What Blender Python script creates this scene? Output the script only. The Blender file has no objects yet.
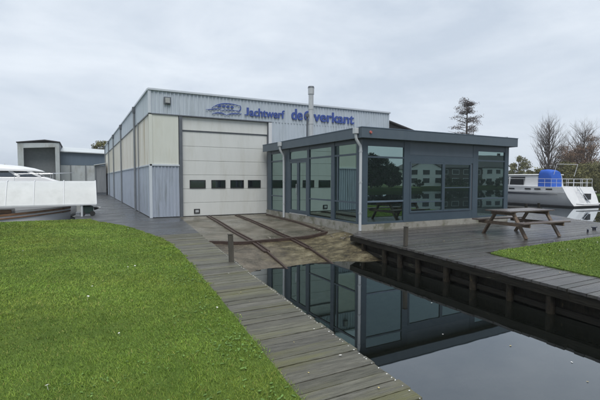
import bpy, bmesh, math, random
import numpy as np
from mathutils import Vector, Matrix
random.seed(7); rng = np.random.default_rng(7)
sc = bpy.context.scene
COL = sc.collection
PI = math.pi

# ------------------------------------------------------------------ materials
def new_mat(name):
    m = bpy.data.materials.new(name); m.use_nodes = True
    nt = m.node_tree
    return m, nt, nt.nodes['Principled BSDF'], nt.nodes['Material Output']

def pbr(name, c1, c2=None, scale=4., stretch=(1, 1, 1), rough=.6, rough2=None, bump=0., bscale=40., metal=0.,
        stain=None, stain_scale=.7, stain_pos=(.5, .7), tint=False, spec=.5, detail=6., wet_scale=.8):
    m, nt, P, out = new_mat(name)
    N, L = nt.nodes, nt.links
    tc = N.new('ShaderNodeTexCoord')
    mp = N.new('ShaderNodeMapping'); mp.inputs['Scale'].default_value = stretch
    L.new(tc.outputs['Object'], mp.inputs['Vector'])
    n1 = N.new('ShaderNodeTexNoise'); n1.inputs['Scale'].default_value = scale; n1.inputs['Detail'].default_value = detail
    n1.inputs['Roughness'].default_value = .65
    L.new(mp.outputs[0], n1.inputs['Vector'])
    r = N.new('ShaderNodeValToRGB'); r.color_ramp.elements[0].position = .3; r.color_ramp.elements[1].position = .7
    r.color_ramp.elements[0].color = (*c1, 1); r.color_ramp.elements[1].color = (*(c2 or c1), 1)
    L.new(n1.outputs['Fac'], r.inputs[0]); col = r.outputs[0]
    if stain:
        n2 = N.new('ShaderNodeTexNoise'); n2.inputs['Scale'].default_value = stain_scale; n2.inputs['Detail'].default_value = 7
        n2.inputs['Roughness'].default_value = .7
        L.new(mp.outputs[0], n2.inputs['Vector'])
        mr = N.new('ShaderNodeMapRange'); mr.inputs[1].default_value = stain_pos[0]; mr.inputs[2].default_value = stain_pos[1]
        L.new(n2.outputs['Fac'], mr.inputs[0])
        mx = N.new('ShaderNodeMix'); mx.data_type = 'RGBA'
        L.new(mr.outputs[0], mx.inputs[0]); L.new(col, mx.inputs[6]); mx.inputs[7].default_value = (*stain, 1); col = mx.outputs[2]
    if tint:
        at = N.new('ShaderNodeAttribute'); at.attribute_name = 'tint'
        mm = N.new('ShaderNodeMix'); mm.data_type = 'RGBA'; mm.blend_type = 'MULTIPLY'; mm.inputs[0].default_value = 1
        L.new(col, mm.inputs[6]); L.new(at.outputs['Color'], mm.inputs[7]); col = mm.outputs[2]
    L.new(col, P.inputs['Base Color'])
    P.inputs['Metallic'].default_value = metal
    P.inputs['Specular IOR Level'].default_value = spec
    if rough2 is None: P.inputs['Roughness'].default_value = rough
    else:
        n3 = N.new('ShaderNodeTexNoise'); n3.inputs['Scale'].default_value = wet_scale; n3.inputs['Detail'].default_value = 5
        L.new(tc.outputs['Object'], n3.inputs['Vector'])
        m3 = N.new('ShaderNodeMapRange'); m3.inputs[1].default_value = .38; m3.inputs[2].default_value = .62
        m3.inputs[3].default_value = rough; m3.inputs[4].default_value = rough2
        L.new(n3.outputs['Fac'], m3.inputs[0]); L.new(m3.outputs[0], P.inputs['Roughness'])
    if bump:
        nb = N.new('ShaderNodeTexNoise'); nb.inputs['Scale'].default_value = bscale; nb.inputs['Detail'].default_value = 5
        L.new(mp.outputs[0], nb.inputs['Vector'])
        b = N.new('ShaderNodeBump'); b.inputs['Strength'].default_value = bump; b.inputs['Distance'].default_value = .02
        L.new(nb.outputs['Fac'], b.inputs['Height']); L.new(b.outputs[0], P.inputs['Normal'])
    return m

def glass_mat(name, refl, tint, trans, fac):
    m, nt, P, out = new_mat(name); N, L = nt.nodes, nt.links
    N.remove(P)
    g = N.new('ShaderNodeBsdfGlossy'); g.inputs['Color'].default_value = (*refl, 1); g.inputs['Roughness'].default_value = .004
    t = N.new('ShaderNodeBsdfTransparent'); t.inputs['Color'].default_value = (*trans, 1)
    d = N.new('ShaderNodeBsdfDiffuse'); d.inputs['Color'].default_value = (*tint, 1)
    tc = N.new('ShaderNodeTexCoord')
    nb = N.new('ShaderNodeTexNoise'); nb.inputs['Scale'].default_value = .9; nb.inputs['Detail'].default_value = 1
    L.new(tc.outputs['Object'], nb.inputs['Vector'])
    b = N.new('ShaderNodeBump'); b.inputs['Strength'].default_value = .02; b.inputs['Distance'].default_value = .05
    L.new(nb.outputs['Fac'], b.inputs['Height']); L.new(b.outputs[0], g.inputs['Normal'])
    a = N.new('ShaderNodeMixShader'); a.inputs[0].default_value = .5
    L.new(t.outputs[0], a.inputs[1]); L.new(d.outputs[0], a.inputs[2])
    f = N.new('ShaderNodeMixShader'); f.inputs[0].default_value = fac
    L.new(a.outputs[0], f.inputs[1]); L.new(g.outputs[0], f.inputs[2]); L.new(f.outputs[0], out.inputs['Surface'])
    return m

def water_mat():
    m, nt, P, out = new_mat('water'); N, L = nt.nodes, nt.links
    N.remove(P)
    tc = N.new('ShaderNodeTexCoord')
    nb = N.new('ShaderNodeTexNoise'); nb.inputs['Scale'].default_value = 1.6; nb.inputs['Detail'].default_value = 2
    L.new(tc.outputs['Object'], nb.inputs['Vector'])
    b = N.new('ShaderNodeBump'); b.inputs['Strength'].default_value = .014; b.inputs['Distance'].default_value = .03
    L.new(nb.outputs['Fac'], b.inputs['Height'])
    g = N.new('ShaderNodeBsdfGlossy'); g.inputs['Color'].default_value = (.86, .9, .93, 1); g.inputs['Roughness'].default_value = .012
    L.new(b.outputs[0], g.inputs['Normal'])
    t = N.new('ShaderNodeBsdfTransparent'); t.inputs['Color'].default_value = (.13, .14, .09, 1)
    d = N.new('ShaderNodeBsdfDiffuse'); d.inputs['Color'].default_value = (.010, .012, .009, 1)
    a = N.new('ShaderNodeMixShader'); a.inputs[0].default_value = .45
    L.new(t.outputs[0], a.inputs[1]); L.new(d.outputs[0], a.inputs[2])
    fr = N.new('ShaderNodeFresnel'); fr.inputs['IOR'].default_value = 1.45
    mr = N.new('ShaderNodeMapRange'); mr.inputs[1].default_value = 0; mr.inputs[2].default_value = .5
    mr.inputs[3].default_value = .12; mr.inputs[4].default_value = .78
    L.new(fr.outputs[0], mr.inputs[0])
    f = N.new('ShaderNodeMixShader'); L.new(mr.outputs[0], f.inputs[0])
    L.new(a.outputs[0], f.inputs[1]); L.new(g.outputs[0], f.inputs[2]); L.new(f.outputs[0], out.inputs['Surface'])
    return m

def leaf_mat(name, c1, c2, scale=.8):
    m = pbr(name, c1, c2, scale=scale, rough=.6, spec=.25, tint=True)
    return m

def mud_mat():
    """bare wet concrete at the rails, turning into brown algae banded along the water towards the pavilion"""
    m, nt, P, out = new_mat('algae_covered_ramp'); N, L = nt.nodes, nt.links
    tc = N.new('ShaderNodeTexCoord')
    def noise(scale, st, det=8, rg=.7):
        mp = N.new('ShaderNodeMapping'); mp.inputs['Scale'].default_value = st; L.new(tc.outputs['Object'], mp.inputs[0])
        n = N.new('ShaderNodeTexNoise'); n.inputs['Scale'].default_value = scale; n.inputs['Detail'].default_value = det; n.inputs['Roughness'].default_value = rg
        L.new(mp.outputs[0], n.inputs[0]); return n.outputs['Fac']
    def ramp(f, stops):
        r = N.new('ShaderNodeValToRGB'); e = r.color_ramp.elements
        while len(e) < len(stops): e.new(.5)
        for q, (p, c) in zip(e, stops): q.position = p; q.color = (*c, 1)
        L.new(f, r.inputs[0]); return r.outputs[0]
    alg = ramp(noise(2.9, (.8, 1.35, 1), 10, .75), [(.34, (.020, .016, .009)), (.45, (.075, .060, .030)), (.55, (.16, .135, .075)), (.72, (.30, .27, .18))])
    fine_ = noise(22, (1, 1, 1), 6, .8)
    con = ramp(noise(1.8, (1, 1, 1)), [(.32, (.06, .052, .038)), (.52, (.14, .118, .085)), (.72, (.24, .21, .165))])
    sx = N.new('ShaderNodeSeparateXYZ'); L.new(tc.outputs['Object'], sx.inputs[0])
    ad = N.new('ShaderNodeMath'); ad.operation = 'MULTIPLY_ADD'; ad.inputs[1].default_value = 2.4; L.new(noise(1.1, (1, 1, 1)), ad.inputs[0]); L.new(sx.outputs[0], ad.inputs[2])
    mr = N.new('ShaderNodeMapRange'); mr.inputs[1].default_value = 5.2; mr.inputs[2].default_value = 6.4; L.new(ad.outputs[0], mr.inputs[0])
    mx = N.new('ShaderNodeMix'); mx.data_type = 'RGBA'; L.new(mr.outputs[0], mx.inputs[0]); L.new(con, mx.inputs[6]); L.new(alg, mx.inputs[7]); fr_ = N.new('ShaderNodeMapRange'); fr_.inputs[1].default_value = .3; fr_.inputs[2].default_value = .7; fr_.inputs[3].default_value = .45; fr_.inputs[4].default_value = 1.35; L.new(fine_, fr_.inputs[0])
    sp_ = N.new('ShaderNodeMix'); sp_.data_type = 'RGBA'; sp_.blend_type = 'MULTIPLY'; sp_.inputs[0].default_value = 1; L.new(mx.outputs[2], sp_.inputs[6]); L.new(fr_.outputs[0], sp_.inputs[7]); L.new(sp_.outputs[2], P.inputs['Base Color'])
    m2 = N.new('ShaderNodeMapRange'); m2.inputs[1].default_value = .4; m2.inputs[2].default_value = .6; m2.inputs[3].default_value = .18; m2.inputs[4].default_value = .6
    L.new(noise(.9, (1, 1, 1)), m2.inputs[0]); L.new(m2.outputs[0], P.inputs['Roughness'])
    b = N.new('ShaderNodeBump'); b.inputs['Strength'].default_value = .8; b.inputs['Distance'].default_value = .03; L.new(noise(12, (.8, 1.2, 1), 9, .75), b.inputs['Height']); L.new(b.outputs[0], P.inputs['Normal'])
    return m
M = {}
M['clad'] = pbr('blue_grey_cladding', (.48, .545, .61), (.55, .61, .67), scale=3, stretch=(3, 3, .25), rough=.5, stain=(.37, .42, .45), stain_scale=1.6, stain_pos=(.50, .72), bump=.05)
M['clad_low'] = pbr('lower_blue_cladding', (.37, .42, .50), (.43, .48, .56), scale=3, stretch=(3, 3, .3), rough=.5, stain=(.24, .27, .29), stain_scale=1.8, stain_pos=(.50, .74), bump=.05)
M['cream'] = pbr('cream_panel', (.64, .66, .60), (.70, .72, .66), scale=2, stretch=(2, 2, .3), rough=.5, stain=(.55, .55, .45), stain_scale=1.1, stain_pos=(.5, .8))
M['yellowed'] = pbr('yellowed_sheet', (.74, .74, .70), (.63, .62, .56), scale=2.2, stretch=(1, 1.3, .03), rough=.45, stain=(.34, .26, .13), stain_scale=2.6, stain_pos=(.51, .70))
M['door'] = pbr('white_door', (.66, .68, .66), (.71, .73, .71), scale=2, stretch=(2, 2, .35), rough=.42, stain=(.60, .61, .57), stain_scale=1.4, stain_pos=(.5, .75))
M['white_trim'] = pbr('white_trim', (.72, .74, .76), (.66, .68, .7), scale=5, rough=.4)
M['cap'] = pbr('roof_cap', (.55, .60, .66), (.62, .67, .72), scale=3, rough=.35)
M['dark_frame'] = pbr('dark_grey_trim', (.10, .115, .135), (.13, .145, .165), scale=6, rough=.5)
M['mid_grey'] = pbr('mid_grey_metal', (.17, .19, .21), (.22, .24, .26), scale=5, rough=.5)
M['black'] = pbr('black_plastic', (.015, .016, .018), (.022, .023, .025), rough=.35)
M['frame_blue'] = pbr('blue_grey_frame', (.052, .080, .106), (.066, .096, .124), scale=2, rough=.42, stain=(.065, .10, .13), stain_scale=1.2, stain_pos=(.5, .85))
M['fascia_blue'] = pbr('fascia_blue_grey', (.080, .110, .138), (.096, .128, .158), scale=2, rough=.45, stain=(.11, .14, .165), stain_scale=1.5, stain_pos=(.5, .85), stretch=(1, 1, .4))
M['roofing'] = pbr('bitumen_roof', (.06, .065, .07), (.10, .105, .11), scale=5, rough=.85, bump=.3)
M['galv'] = pbr('galvanised_steel', (.48, .50, .51), (.60, .62, .63), scale=6, rough=.38, metal=.4, stretch=(1, 1, .3), stain=(.38, .36, .33), stain_scale=2.4, stain_pos=(.55, .8))
M['pipe'] = pbr('pale_drainpipe', (.52, .55, .57), (.6, .63, .65), scale=5, rough=.45, stretch=(1, 1, .2))
M['plinth'] = pbr('plinth_concrete', (.27, .26, .23), (.38, .37, .33), scale=3, rough=.85, bump=.4, stain=(.16, .16, .11), stain_scale=1.6, stain_pos=(.48, .62))
M['glass'] = glass_mat('tinted_glass', (.60, .80, .76), (.008, .014, .013), (.09, .14, .13), .44)
M['door_glass'] = glass_mat('dark_door_window', (.6, .7, .8), (.02, .024, .03), (.05, .05, .06), .22)
M['boat_glass'] = glass_mat('boat_window', (.6, .66, .7), (.012, .014, .018), (.04, .04, .05), .3)
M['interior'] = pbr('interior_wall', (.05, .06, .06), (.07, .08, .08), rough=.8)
M['sign'] = pbr('sign_blue', (.045, .085, .32), (.058, .105, .36), rough=.45)
M['water'] = water_mat()
M['bed'] = pbr('canal_bed', (.02, .02, .012), (.035, .032, .02), rough=.9)
M['earth'] = pbr('soil', (.05, .042, .028), (.08, .065, .045), scale=3, rough=.9, bump=.3)
M['lawn'] = pbr('lawn_soil', (.062, .105, .018), (.09, .135, .028), scale=2.4, rough=.9, bump=.5, spec=.1)
M['far_lawn'] = pbr('far_grass', (.05, .085, .025), (.08, .105, .04), scale=.6, rough=.9, spec=.1)
M['asphalt'] = pbr('wet_asphalt', (.050, .053, .057), (.082, .086, .09), scale=1.4, rough=.2, rough2=.55, bump=.18, bscale=90, stain=(.04, .043, .042), stain_scale=.6, stain_pos=(.5, .7))
M['plank_l'] = pbr('mossy_boardwalk_wood', (.060, .058, .043), (.150, .145, .112), scale=5, stretch=(.7, 5, 5), rough=.34, rough2=.62, bump=.7, bscale=16,
                   stain=(.115, .112, .050), stain_scale=.5, stain_pos=(.5, .64), tint=True)
M['plank_r'] = pbr('wet_deck_wood', (.060, .056, .052), (.112, .106, .10), scale=4, stretch=(.6, 5, 5), rough=.13, rough2=.36, bump=.4, bscale=12,
                   stain=(.045, .043, .038), stain_scale=.3, stain_pos=(.5, .66), tint=True, wet_scale=.5)
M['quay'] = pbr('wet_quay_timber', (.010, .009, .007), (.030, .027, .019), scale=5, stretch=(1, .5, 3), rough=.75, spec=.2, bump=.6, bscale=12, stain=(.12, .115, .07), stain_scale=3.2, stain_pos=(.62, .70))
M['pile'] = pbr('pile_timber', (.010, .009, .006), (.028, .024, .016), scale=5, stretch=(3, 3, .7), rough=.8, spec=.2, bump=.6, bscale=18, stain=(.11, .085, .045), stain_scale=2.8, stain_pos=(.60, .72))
M['ramp'] = pbr('slipway_concrete', (.095, .085, .066), (.19, .172, .135), scale=1.9, rough=.14, rough2=.55, bump=.35, bscale=30, stain=(.075, .068, .046), stain_scale=.8, stain_pos=(.46, .60), wet_scale=.55, detail=9)
M['mud'] = mud_mat()
M['post_wet'] = pbr('wet_mossy_pile', (.012, .010, .007), (.045, .037, .024), scale=6, stretch=(2, 2, 1.2), rough=.75, spec=.2, bump=.6, bscale=18, stain=(.17, .125, .06), stain_scale=2.6, stain_pos=(.58, .70))
M['rail'] = pbr('rusty_channel', (.045, .030, .024), (.085, .055, .042), scale=9, rough=.45, bump=.3, metal=.2)
M['post'] = pbr('weathered_post', (.055, .05, .04), (.10, .09, .072), scale=6, stretch=(3, 3, .5), rough=.8, bump=.5, bscale=20)
M['table_top'] = pbr('wet_table_boards', (.092, .072, .063), (.15, .118, .104), scale=4, stretch=(.6, 6, 6), rough=.16, rough2=.35, bump=.3, bscale=14, tint=True)
M['table_leg'] = pbr('table_timber', (.10, .068, .046), (.20, .145, .10), scale=5, stretch=(2, 2, 2), rough=.5, bump=.3)
M['gel'] = pbr('white_gelcoat', (.74, .75, .76), (.78, .79, .80), scale=1, rough=.25, stain=(.64, .66, .66), stain_scale=.8, stain_pos=(.5, .85))
M['gel_dk'] = pbr('navy_stripe', (.02, .022, .04), (.025, .028, .05), rough=.3)
M['boot'] = pbr('black_boot_top', (.012, .012, .013), (.02, .02, .021), rough=.5)
M['canvas'] = pbr('blue_canvas', (.018, .095, .46), (.024, .12, .54), scale=3, rough=.75, bump=.4, bscale=6)
M['tarp'] = pbr('white_tarp', (.52, .54, .54), (.60, .62, .62), scale=1.5, rough=.5, bump=.35, bscale=4, stain=(.42, .44, .43), stain_scale=1.2, stain_pos=(.5, .8))
M['varnish'] = pbr('varnished_wood', (.17, .085, .045), (.32, .18, .10), scale=4, stretch=(.5, 4, 4), rough=.22)
M['green_paint'] = pbr('dark_green_paint', (.012, .035, .028), (.02, .05, .04), rough=.45)
M['rubber'] = pbr('tyre_rubber', (.015, .015, .015), (.025, .025, .025), rough=.8)
M['steel'] = pbr('stainless_tube', (.6, .62, .64), (.66, .68, .7), rough=.22, metal=.9)
M['shed_blue'] = pbr('shed_dark_blue', (.10, .145, .195), (.13, .175, .225), scale=1, stretch=(2, 2, .3), rough=.6)
M['shed_grey'] = pbr('shed_pale_panel', (.42, .46, .48), (.52, .55, .56), scale=.8, stretch=(1, 1, .5), rough=.7, stain=(.30, .30, .27), stain_scale=.5, stain_pos=(.48, .65))
M['shed_in'] = pbr('shed_inside', (.17, .185, .20), (.21, .225, .24), rough=.8)
M['shed_roof'] = pbr('shed_roof_sheet', (.50, .54, .56), (.58, .62, .64), scale=.8, rough=.5)
M['grey_shed'] = pbr('grey_board_shed', (.20, .215, .235), (.28, .295, .31), scale=2, stretch=(4, 4, .3), rough=.7)
M['bark'] = pbr('bark', (.06, .052, .047), (.10, .085, .075), scale=5, stretch=(3, 3, .5), rough=.9, bump=.5)
M['twig'] = pbr('twigs', (.16, .135, .13), (.22, .19, .18), rough=.9, spec=.1)
M['leaf_brown'] = leaf_mat('russet_leaves', (.15, .095, .065), (.21, .135, .085))  # russet paled to carry distance haze in the colour
M['leaf_purple'] = leaf_mat('brown_needles', (.13, .105, .105), (.18, .15, .14))  # needle tone lightened, distance haze put into the colour
M['leaf_olive'] = leaf_mat('olive_leaves', (.115, .12, .045), (.19, .175, .07))  # olive paled as well, haze put into the colour
M['leaf_green'] = leaf_mat('green_leaves', (.028, .055, .018), (.055, .085, .028))
M['leaf_dark'] = leaf_mat('dark_leaves', (.015, .028, .012), (.03, .045, .018))
M['grass'] = leaf_mat('grass_blades', (.118, .215, .028), (.185, .29, .050), scale=1.1)
M['clover'] = leaf_mat('clover_leaf', (.11, .20, .045), (.14, .24, .06), scale=2)
M['petal'] = pbr('white_petal', (.75, .75, .72), (.8, .8, .76), rough=.7)
M['dead_leaf'] = pbr('fallen_leaf', (.42, .33, .12), (.55, .47, .24), scale=20, rough=.6)
M['render'] = pbr('white_render', (.70, .70, .68), (.76, .76, .74), scale=1, rough=.8)
M['tiles'] = pbr('dark_tiles', (.035, .035, .04), (.06, .055, .055), scale=3, rough=.7)
M['red'] = pbr('red_lens', (.45, .12, .10), (.5, .14, .12), rough=.4)
M['rubble'] = pbr('rubble', (.12, .11, .09), (.24, .22, .18), scale=6, rough=.7, bump=.4)

# ------------------------------------------------------------------ mesh builder
class MB:
    def __init__(self): self.v = []; self.f = []; self.t = []
    def add(self, vs, fs, tint=1.):
        o = len(self.v); self.v += [tuple(p) for p in vs]
        for f in fs: self.f.append(tuple(i + o for i in f)); self.t.append(tint)
        return self
    def box(self, x0, x1, y0, y1, z0, z1, tint=1.):
        return self.hexa([(x0, y0, z0), (x1, y0, z0), (x1, y1, z0), (x0, y1, z0), (x0, y0, z1), (x1, y0, z1), (x1, y1, z1), (x0, y1, z1)], tint)
    def hexa(self, c, tint=1.):
        return self.add(c, [(3, 2, 1, 0), (4, 5, 6, 7), (0, 1, 5, 4), (1, 2, 6, 5), (2, 3, 7, 6), (3, 0, 4, 7)], tint)
    def beam(self, a, b, w, h, up=(0, 0, 1), tint=1.):
        a, b = Vector(a), Vector(b); d = (b - a).normalized(); s = d.cross(Vector(up))
        if s.length < 1e-4: s = d.cross(Vector((0, 1, 0)))
        s.normalize(); u = s.cross(d)
        c = [p + s * (i * w / 2) + u * (j * h / 2) for p in (a, b) for i, j in ((-1, -1), (1, -1), (1, 1), (-1, 1))]
        return self.add(c, [(0, 1, 2, 3), (7, 6, 5, 4), (1, 0, 4, 5), (2, 1, 5, 6), (3, 2, 6, 7), (0, 3, 7, 4)], tint)
    def tube(self, pts, r, n=8, tint=1., cap=True):
        pts = [Vector(p) for p in pts]; rs = r if isinstance(r, (list, tuple)) else [r] * len(pts)
        vs = []; k = len(pts)
        d0 = (pts[1] - pts[0]).normalized(); ref = Vector((0, 0, 1)) if abs(d0.z) < .9 else Vector((1, 0, 0))
        s = d0.cross(ref).normalized()
        for i, p in enumerate(pts):
            d = (pts[min(i + 1, k - 1)] - pts[max(i - 1, 0)]).normalized()
            s = (s - d * s.dot(d)); s.normalize(); u = d.cross(s)
            for j in range(n):
                a = 2 * PI * j / n; vs.append(p + (s * math.cos(a) + u * math.sin(a)) * rs[i])
        fs = [(i * n + j, i * n + (j + 1) % n, (i + 1) * n + (j + 1) % n, (i + 1) * n + j) for i in range(k - 1) for j in range(n)]
        if cap: fs += [tuple(range(n))[::-1], tuple(range((k - 1) * n, k * n))]
        return self.add(vs, fs, tint)
    def prism(self, poly, z0, z1, tint=1.):       # polygon in XY, counter-clockwise
        n = len(poly)
        vs = [(x, y, z0) for x, y in poly] + [(x, y, z1) for x, y in poly]
        return self.add(vs, [tuple(range(n))[::-1], tuple(range(n, 2 * n))] + [(i, (i + 1) % n, n + (i + 1) % n, n + i) for i in range(n)], tint)
    def ring(self, sections, cap=True, tint=1.):  # loft through equal-length closed sections
        n = len(sections[0]); vs = [p for s in sections for p in s]; k = len(sections)
        fs = [(i * n + j, i * n + (j + 1) % n, (i + 1) * n + (j + 1) % n, (i + 1) * n + j) for i in range(k - 1) for j in range(n)]
        if cap: fs += [tuple(range(n))[::-1], tuple(range((k - 1) * n, k * n))]
        return self.add(vs, fs, tint)
    def build(self, name, mat, parent=None, smooth=False, label=None, bevel=0., local=False, kind=None):
        me = bpy.data.meshes.new(name)
        off = Vector((0, 0, 0))
        if parent is not None and not local:
            p = parent
            while p: off += Vector(p.location); p = p.parent
        v = [(x - off.x, y - off.y, z - off.z) for x, y, z in self.v]
        me.from_pydata(v, [], self.f); me.materials.append(mat)
        ca = me.color_attributes.new('tint', 'FLOAT_COLOR', 'CORNER')
        buf = []
        for f, t in zip(self.f, self.t):
            c = (t, t, t, 1.) if isinstance(t, (int, float)) else (*t, 1.)
            buf += list(c) * len(f)
        ca.data.foreach_set('color', buf)
        bm = bmesh.new(); bm.from_mesh(me); bmesh.ops.recalc_face_normals(bm, faces=bm.faces); bm.to_mesh(me); bm.free()
        if smooth: me.polygons.foreach_set('use_smooth', [True] * len(me.polygons))
        o = bpy.data.objects.new(name, me); COL.objects.link(o)
        if parent is not None: o.parent = parent
        if smooth:
            try: me.set_sharp_from_angle(angle=math.radians(40))
            except Exception: pass
        if bevel:
            b = o.modifiers.new('bevel', 'BEVEL'); b.width = bevel; b.segments = 2; b.limit_method = 'ANGLE'; b.angle_limit = .6
        if label: o['label'] = label
        if kind: o['kind'] = kind
        return o

def tag(o, label, cat, group=None, kind=None):
    o['label'] = label; o['category'] = cat
    if group: o['group'] = group
    if kind: o['kind'] = kind
    return o
def thing(name, label, cat, loc=(0, 0, 0), rotz=0., group=None):
    o = bpy.data.objects.new(name, None); COL.objects.link(o); o.empty_display_size = .2
    o.location = loc; o.rotation_euler = (0, 0, rotz)
    return tag(o, label, cat, group)
def copy_tree(o, parent=None):
    c = o.copy(); COL.objects.link(c)
    if parent is not None: c.parent = parent
    for ch in list(o.children): copy_tree(ch, c)
    return c
def struct(name, mb, mat, **k): return mb.build(name, mat, kind='structure', **k)
def lerp(a, b, t): return a + (b - a) * t
def interp(tab, y): return float(np.interp(y, [a for a, b in tab], [b for a, b in tab]))

def corr(mb, axis, a0, a1, fixed, z0, z1, pitch, depth, outward, flat=.55):
    """trapezoid-ribbed sheet along axis ('x': wall at Y=fixed, 'y': wall at X=fixed)"""
    n = max(1, round((a1 - a0) / pitch)); p = (a1 - a0) / n; prof = []
    for i in range(n):
        s = a0 + i * p
        prof += [(s, 0), (s + p * flat, 0), (s + p * (flat + .1), depth), (s + p * .9, depth)]
    prof.append((a1, 0))
    vs = []
    for a, d in prof:
        q = fixed + outward * d
        vs += [((a, q, z) if axis == 'x' else (q, a, z)) for z in (z0, z1)]
    fs = [(2 * i, 2 * i + 2, 2 * i + 3, 2 * i + 1) for i in range(len(prof) - 1)]
    return mb.add(vs, fs)

# ------------------------------------------------------------------ setting : ground, water, lawns, paths
ZW = -.56
EDGE = [(-9, 1.7), (2, 2.18), (4.3, 2.37), (6.6, 2.56), (9.3, 2.83), (10.7, 2.95), (17.0, 3.62), (17.8, 3.7)]     # canal side of the left walkway
GRASS = [(-9, .45), (2.6, 1.38), (5.7, 1.66), (7.1, 1.75), (9.0, 1.92), (10.6, 1.97), (12.4, 1.8), (14.5, 1.47), (16.2, 1.0), (17.3, .54), (18.3, -.1)]
def quay_x(y): return 7.0 - .06 * (9.87 - y)
def deck_z(y): return -.012 * max(0., 9.9 - y)     # the right deck falls gently away from the pavilion

mb = MB(); mb.add([(-600, -600, -1.8), (600, -600, -1.8), (600, 600, -1.8), (-600, 600, -1.8)], [(0, 1, 2, 3)])
struct('ground', mb, M['bed'])
mb = MB(); mb.add([(-300, -80, ZW), (400, -80, ZW), (400, 60, ZW), (-300, 60, ZW)], [(0, 1, 2, 3)])
struct('water', mb, M['water'])
mb = MB()
mb.prism([(-300, 31), (.35, 31), (.35, 60), (-300, 60)], -1.75, -.02)
mb.prism([(-590, 60.01), (590, 60.01), (590, 590), (-590, 590)], -1.75, -.02)
mb.prism([(46, 14), (60, 6), (110, 2), (400, 2), (400, 60), (15.5, 60), (15.5, 44), (40, 34), (45, 26)], -1.75, .06)
mb.prism([(20, -36), (60, -40), (70, -53), (140, -53), (400, -50), (400, -80), (-300, -80), (-300, -36)], -1.75, .06)
mb.prism([(-590, -590), (590, -590), (590, -80.01), (-590, -80.01)], -1.75, -.02)
struct('terrain', mb, M['far_lawn'])

def lawn_sheet(poly, zt, name):
    return struct(name, MB().prism(poly, -1.75, zt), M['lawn'])
gl = [(interp(GRASS, y), y) for y in (-9, 2.6, 4.2, 5.7, 7.1, 9, 10.6, 12.4, 14.5, 16.2, 17.3)]
LAWN_L = [(-22, -9)] + gl + [(.3, 18.4), (-22, 19.2)]
lawn_sheet(LAWN_L, .015, 'lawn')
LAWN_R = [(7.4, -9), (17.4, -9), (17.4, 6.5), (13.3, 6.38), (10.3, 6.28), (8.6, 6.18), (8.06, 6.05), (7.96, 5.7), (7.82, 3.74), (7.58, 1.0)]
mb = MB(); n_ = len(LAWN_R)
mb.add([(x, y, -1.75) for x, y in LAWN_R] + [(x, y, deck_z(y) + .02) for x, y in LAWN_R] + [(13, -2, deck_z(-2) + .02)], [(i, (i + 1) % n_, n_ + (i + 1) % n_, n_ + i) for i in range(n_)] + [(n_ + i, n_ + (i + 1) % n_, 2 * n_) for i in range(n_)])
struct('lawn', mb, M['lawn'])
# land carrying the buildings
mb = MB(); mb.box(.45, 15.3, 17.86, 60, -1.75, -.012); mb.box(7.72, 14.9, 10.4, 17.86, -1.75, -.012)
struct('terrain', mb, M['earth'])
# paved path beside the workshop
mb = MB()
pl = [(interp(GRASS, y) - .03, y) for y in (12.3, 12.9, 14.5, 16.2, 17.3, 18.3)]
pr = [(interp(EDGE, y) - .0, y) for y in (12.3, 14., 15.5, 17., 17.8)]
mb.prism([(interp(GRASS, 12.3) - .03, 12.3)] + pr + [(3.7, 17.84), (2.53, 17.86), (2.53, 47.5), (.55, 47.5), (.55, 18.5)] + pl[::-1][:-1], -1.0, 0.)
struct('path', mb, M['asphalt'])

def planks(mb, y0, y1, pitch, xl, xr, z, th, jit=.004, gap=.010, zf=None):
    zbase = z
    y = y0
    while y < y1:
        p = pitch * random.uniform(.96, 1.04); ya, yb = y, min(y + p - gap, y1)
        z = zbase + (zf(y) if zf else 0); dz = random.uniform(-jit, jit); dz2 = dz + random.uniform(-.002, .002); t = random.uniform(.78, 1.14)
        g = random.uniform(-.04, .05); tint = (t * (1 + g * .3), t * (1 + g * .6), t * (1 - g))
        o1, o2 = random.uniform(-.02, .012), random.uniform(-.02, .012)
        a, b, c, d = (xl(ya) + o1, ya), (xr(ya) + o2, ya), (xr(yb) + o2, yb), (xl(yb) + o1, yb)
        mb.hexa([(*a, z - th + dz), (*b, z - th + dz2), (*c, z - th + dz2), (*d, z - th + dz), (*a, z + dz), (*b, z + dz2), (*c, z + dz2), (*d, z + dz)], tint)
        y += p
mb = MB(); planks(mb, -9, 12.29, .156, lambda y: interp(GRASS, y) - .02, lambda y: interp(EDGE, y), 0., .04)
struct('boardwalk', mb, M['plank_l'])
mb = MB()
ys = [-9, 2, 4.3, 6.6, 9.3, 10.7, 12.3]
mb.prism([(interp(EDGE, y) - .10, y) for y in ys] + [(interp(GRASS, y) - .02, y) for y in ys[::-1]], -1.75, -.055)
struct('terrain', mb, M['earth'])
# right deck
mb = MB()
FAR = [(5.8, 17.3), (8.5, 17.6), (9.6, 18.0), (11.9, 19.7)]
planks(mb, 6.22, 10.34, .148, lambda y: quay_x(y) - .02 if y < 9.87 else 7.02 + (y - 9.87) * 1.3, lambda y: interp(FAR, y), 0., .045, jit=.003, gap=.008, zf=deck_z)
def rx(y): return float(np.interp(y, [-9, 1.0, 3.74, 5.7, 6.05], [7.4, 7.58, 7.82, 7.96, 8.06])) + .01
planks(mb, -9, 6.21, .148, lambda y: quay_x(y) - .02, rx, 0., .045, jit=.003, gap=.008, zf=deck_z)
planks(mb, 10.355, 13.5, .148, lambda y: 14.75, lambda y: interp(FAR, y), 0., .045, jit=.003, gap=.008)
struct('deck', mb, M['plank_r'])
mb = MB(); mb.prism([(7.1, 6.22), (17.2, 6.1), (17.4, 8.5), (17.9, 9.6), (19.5, 11.9), (20.4, 13.5), (14.9, 13.5), (14.9, 10.39), (7.6, 10.39), (7.45, 9.9), (7.3, 9.8)], -1.75, -.16)
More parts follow.
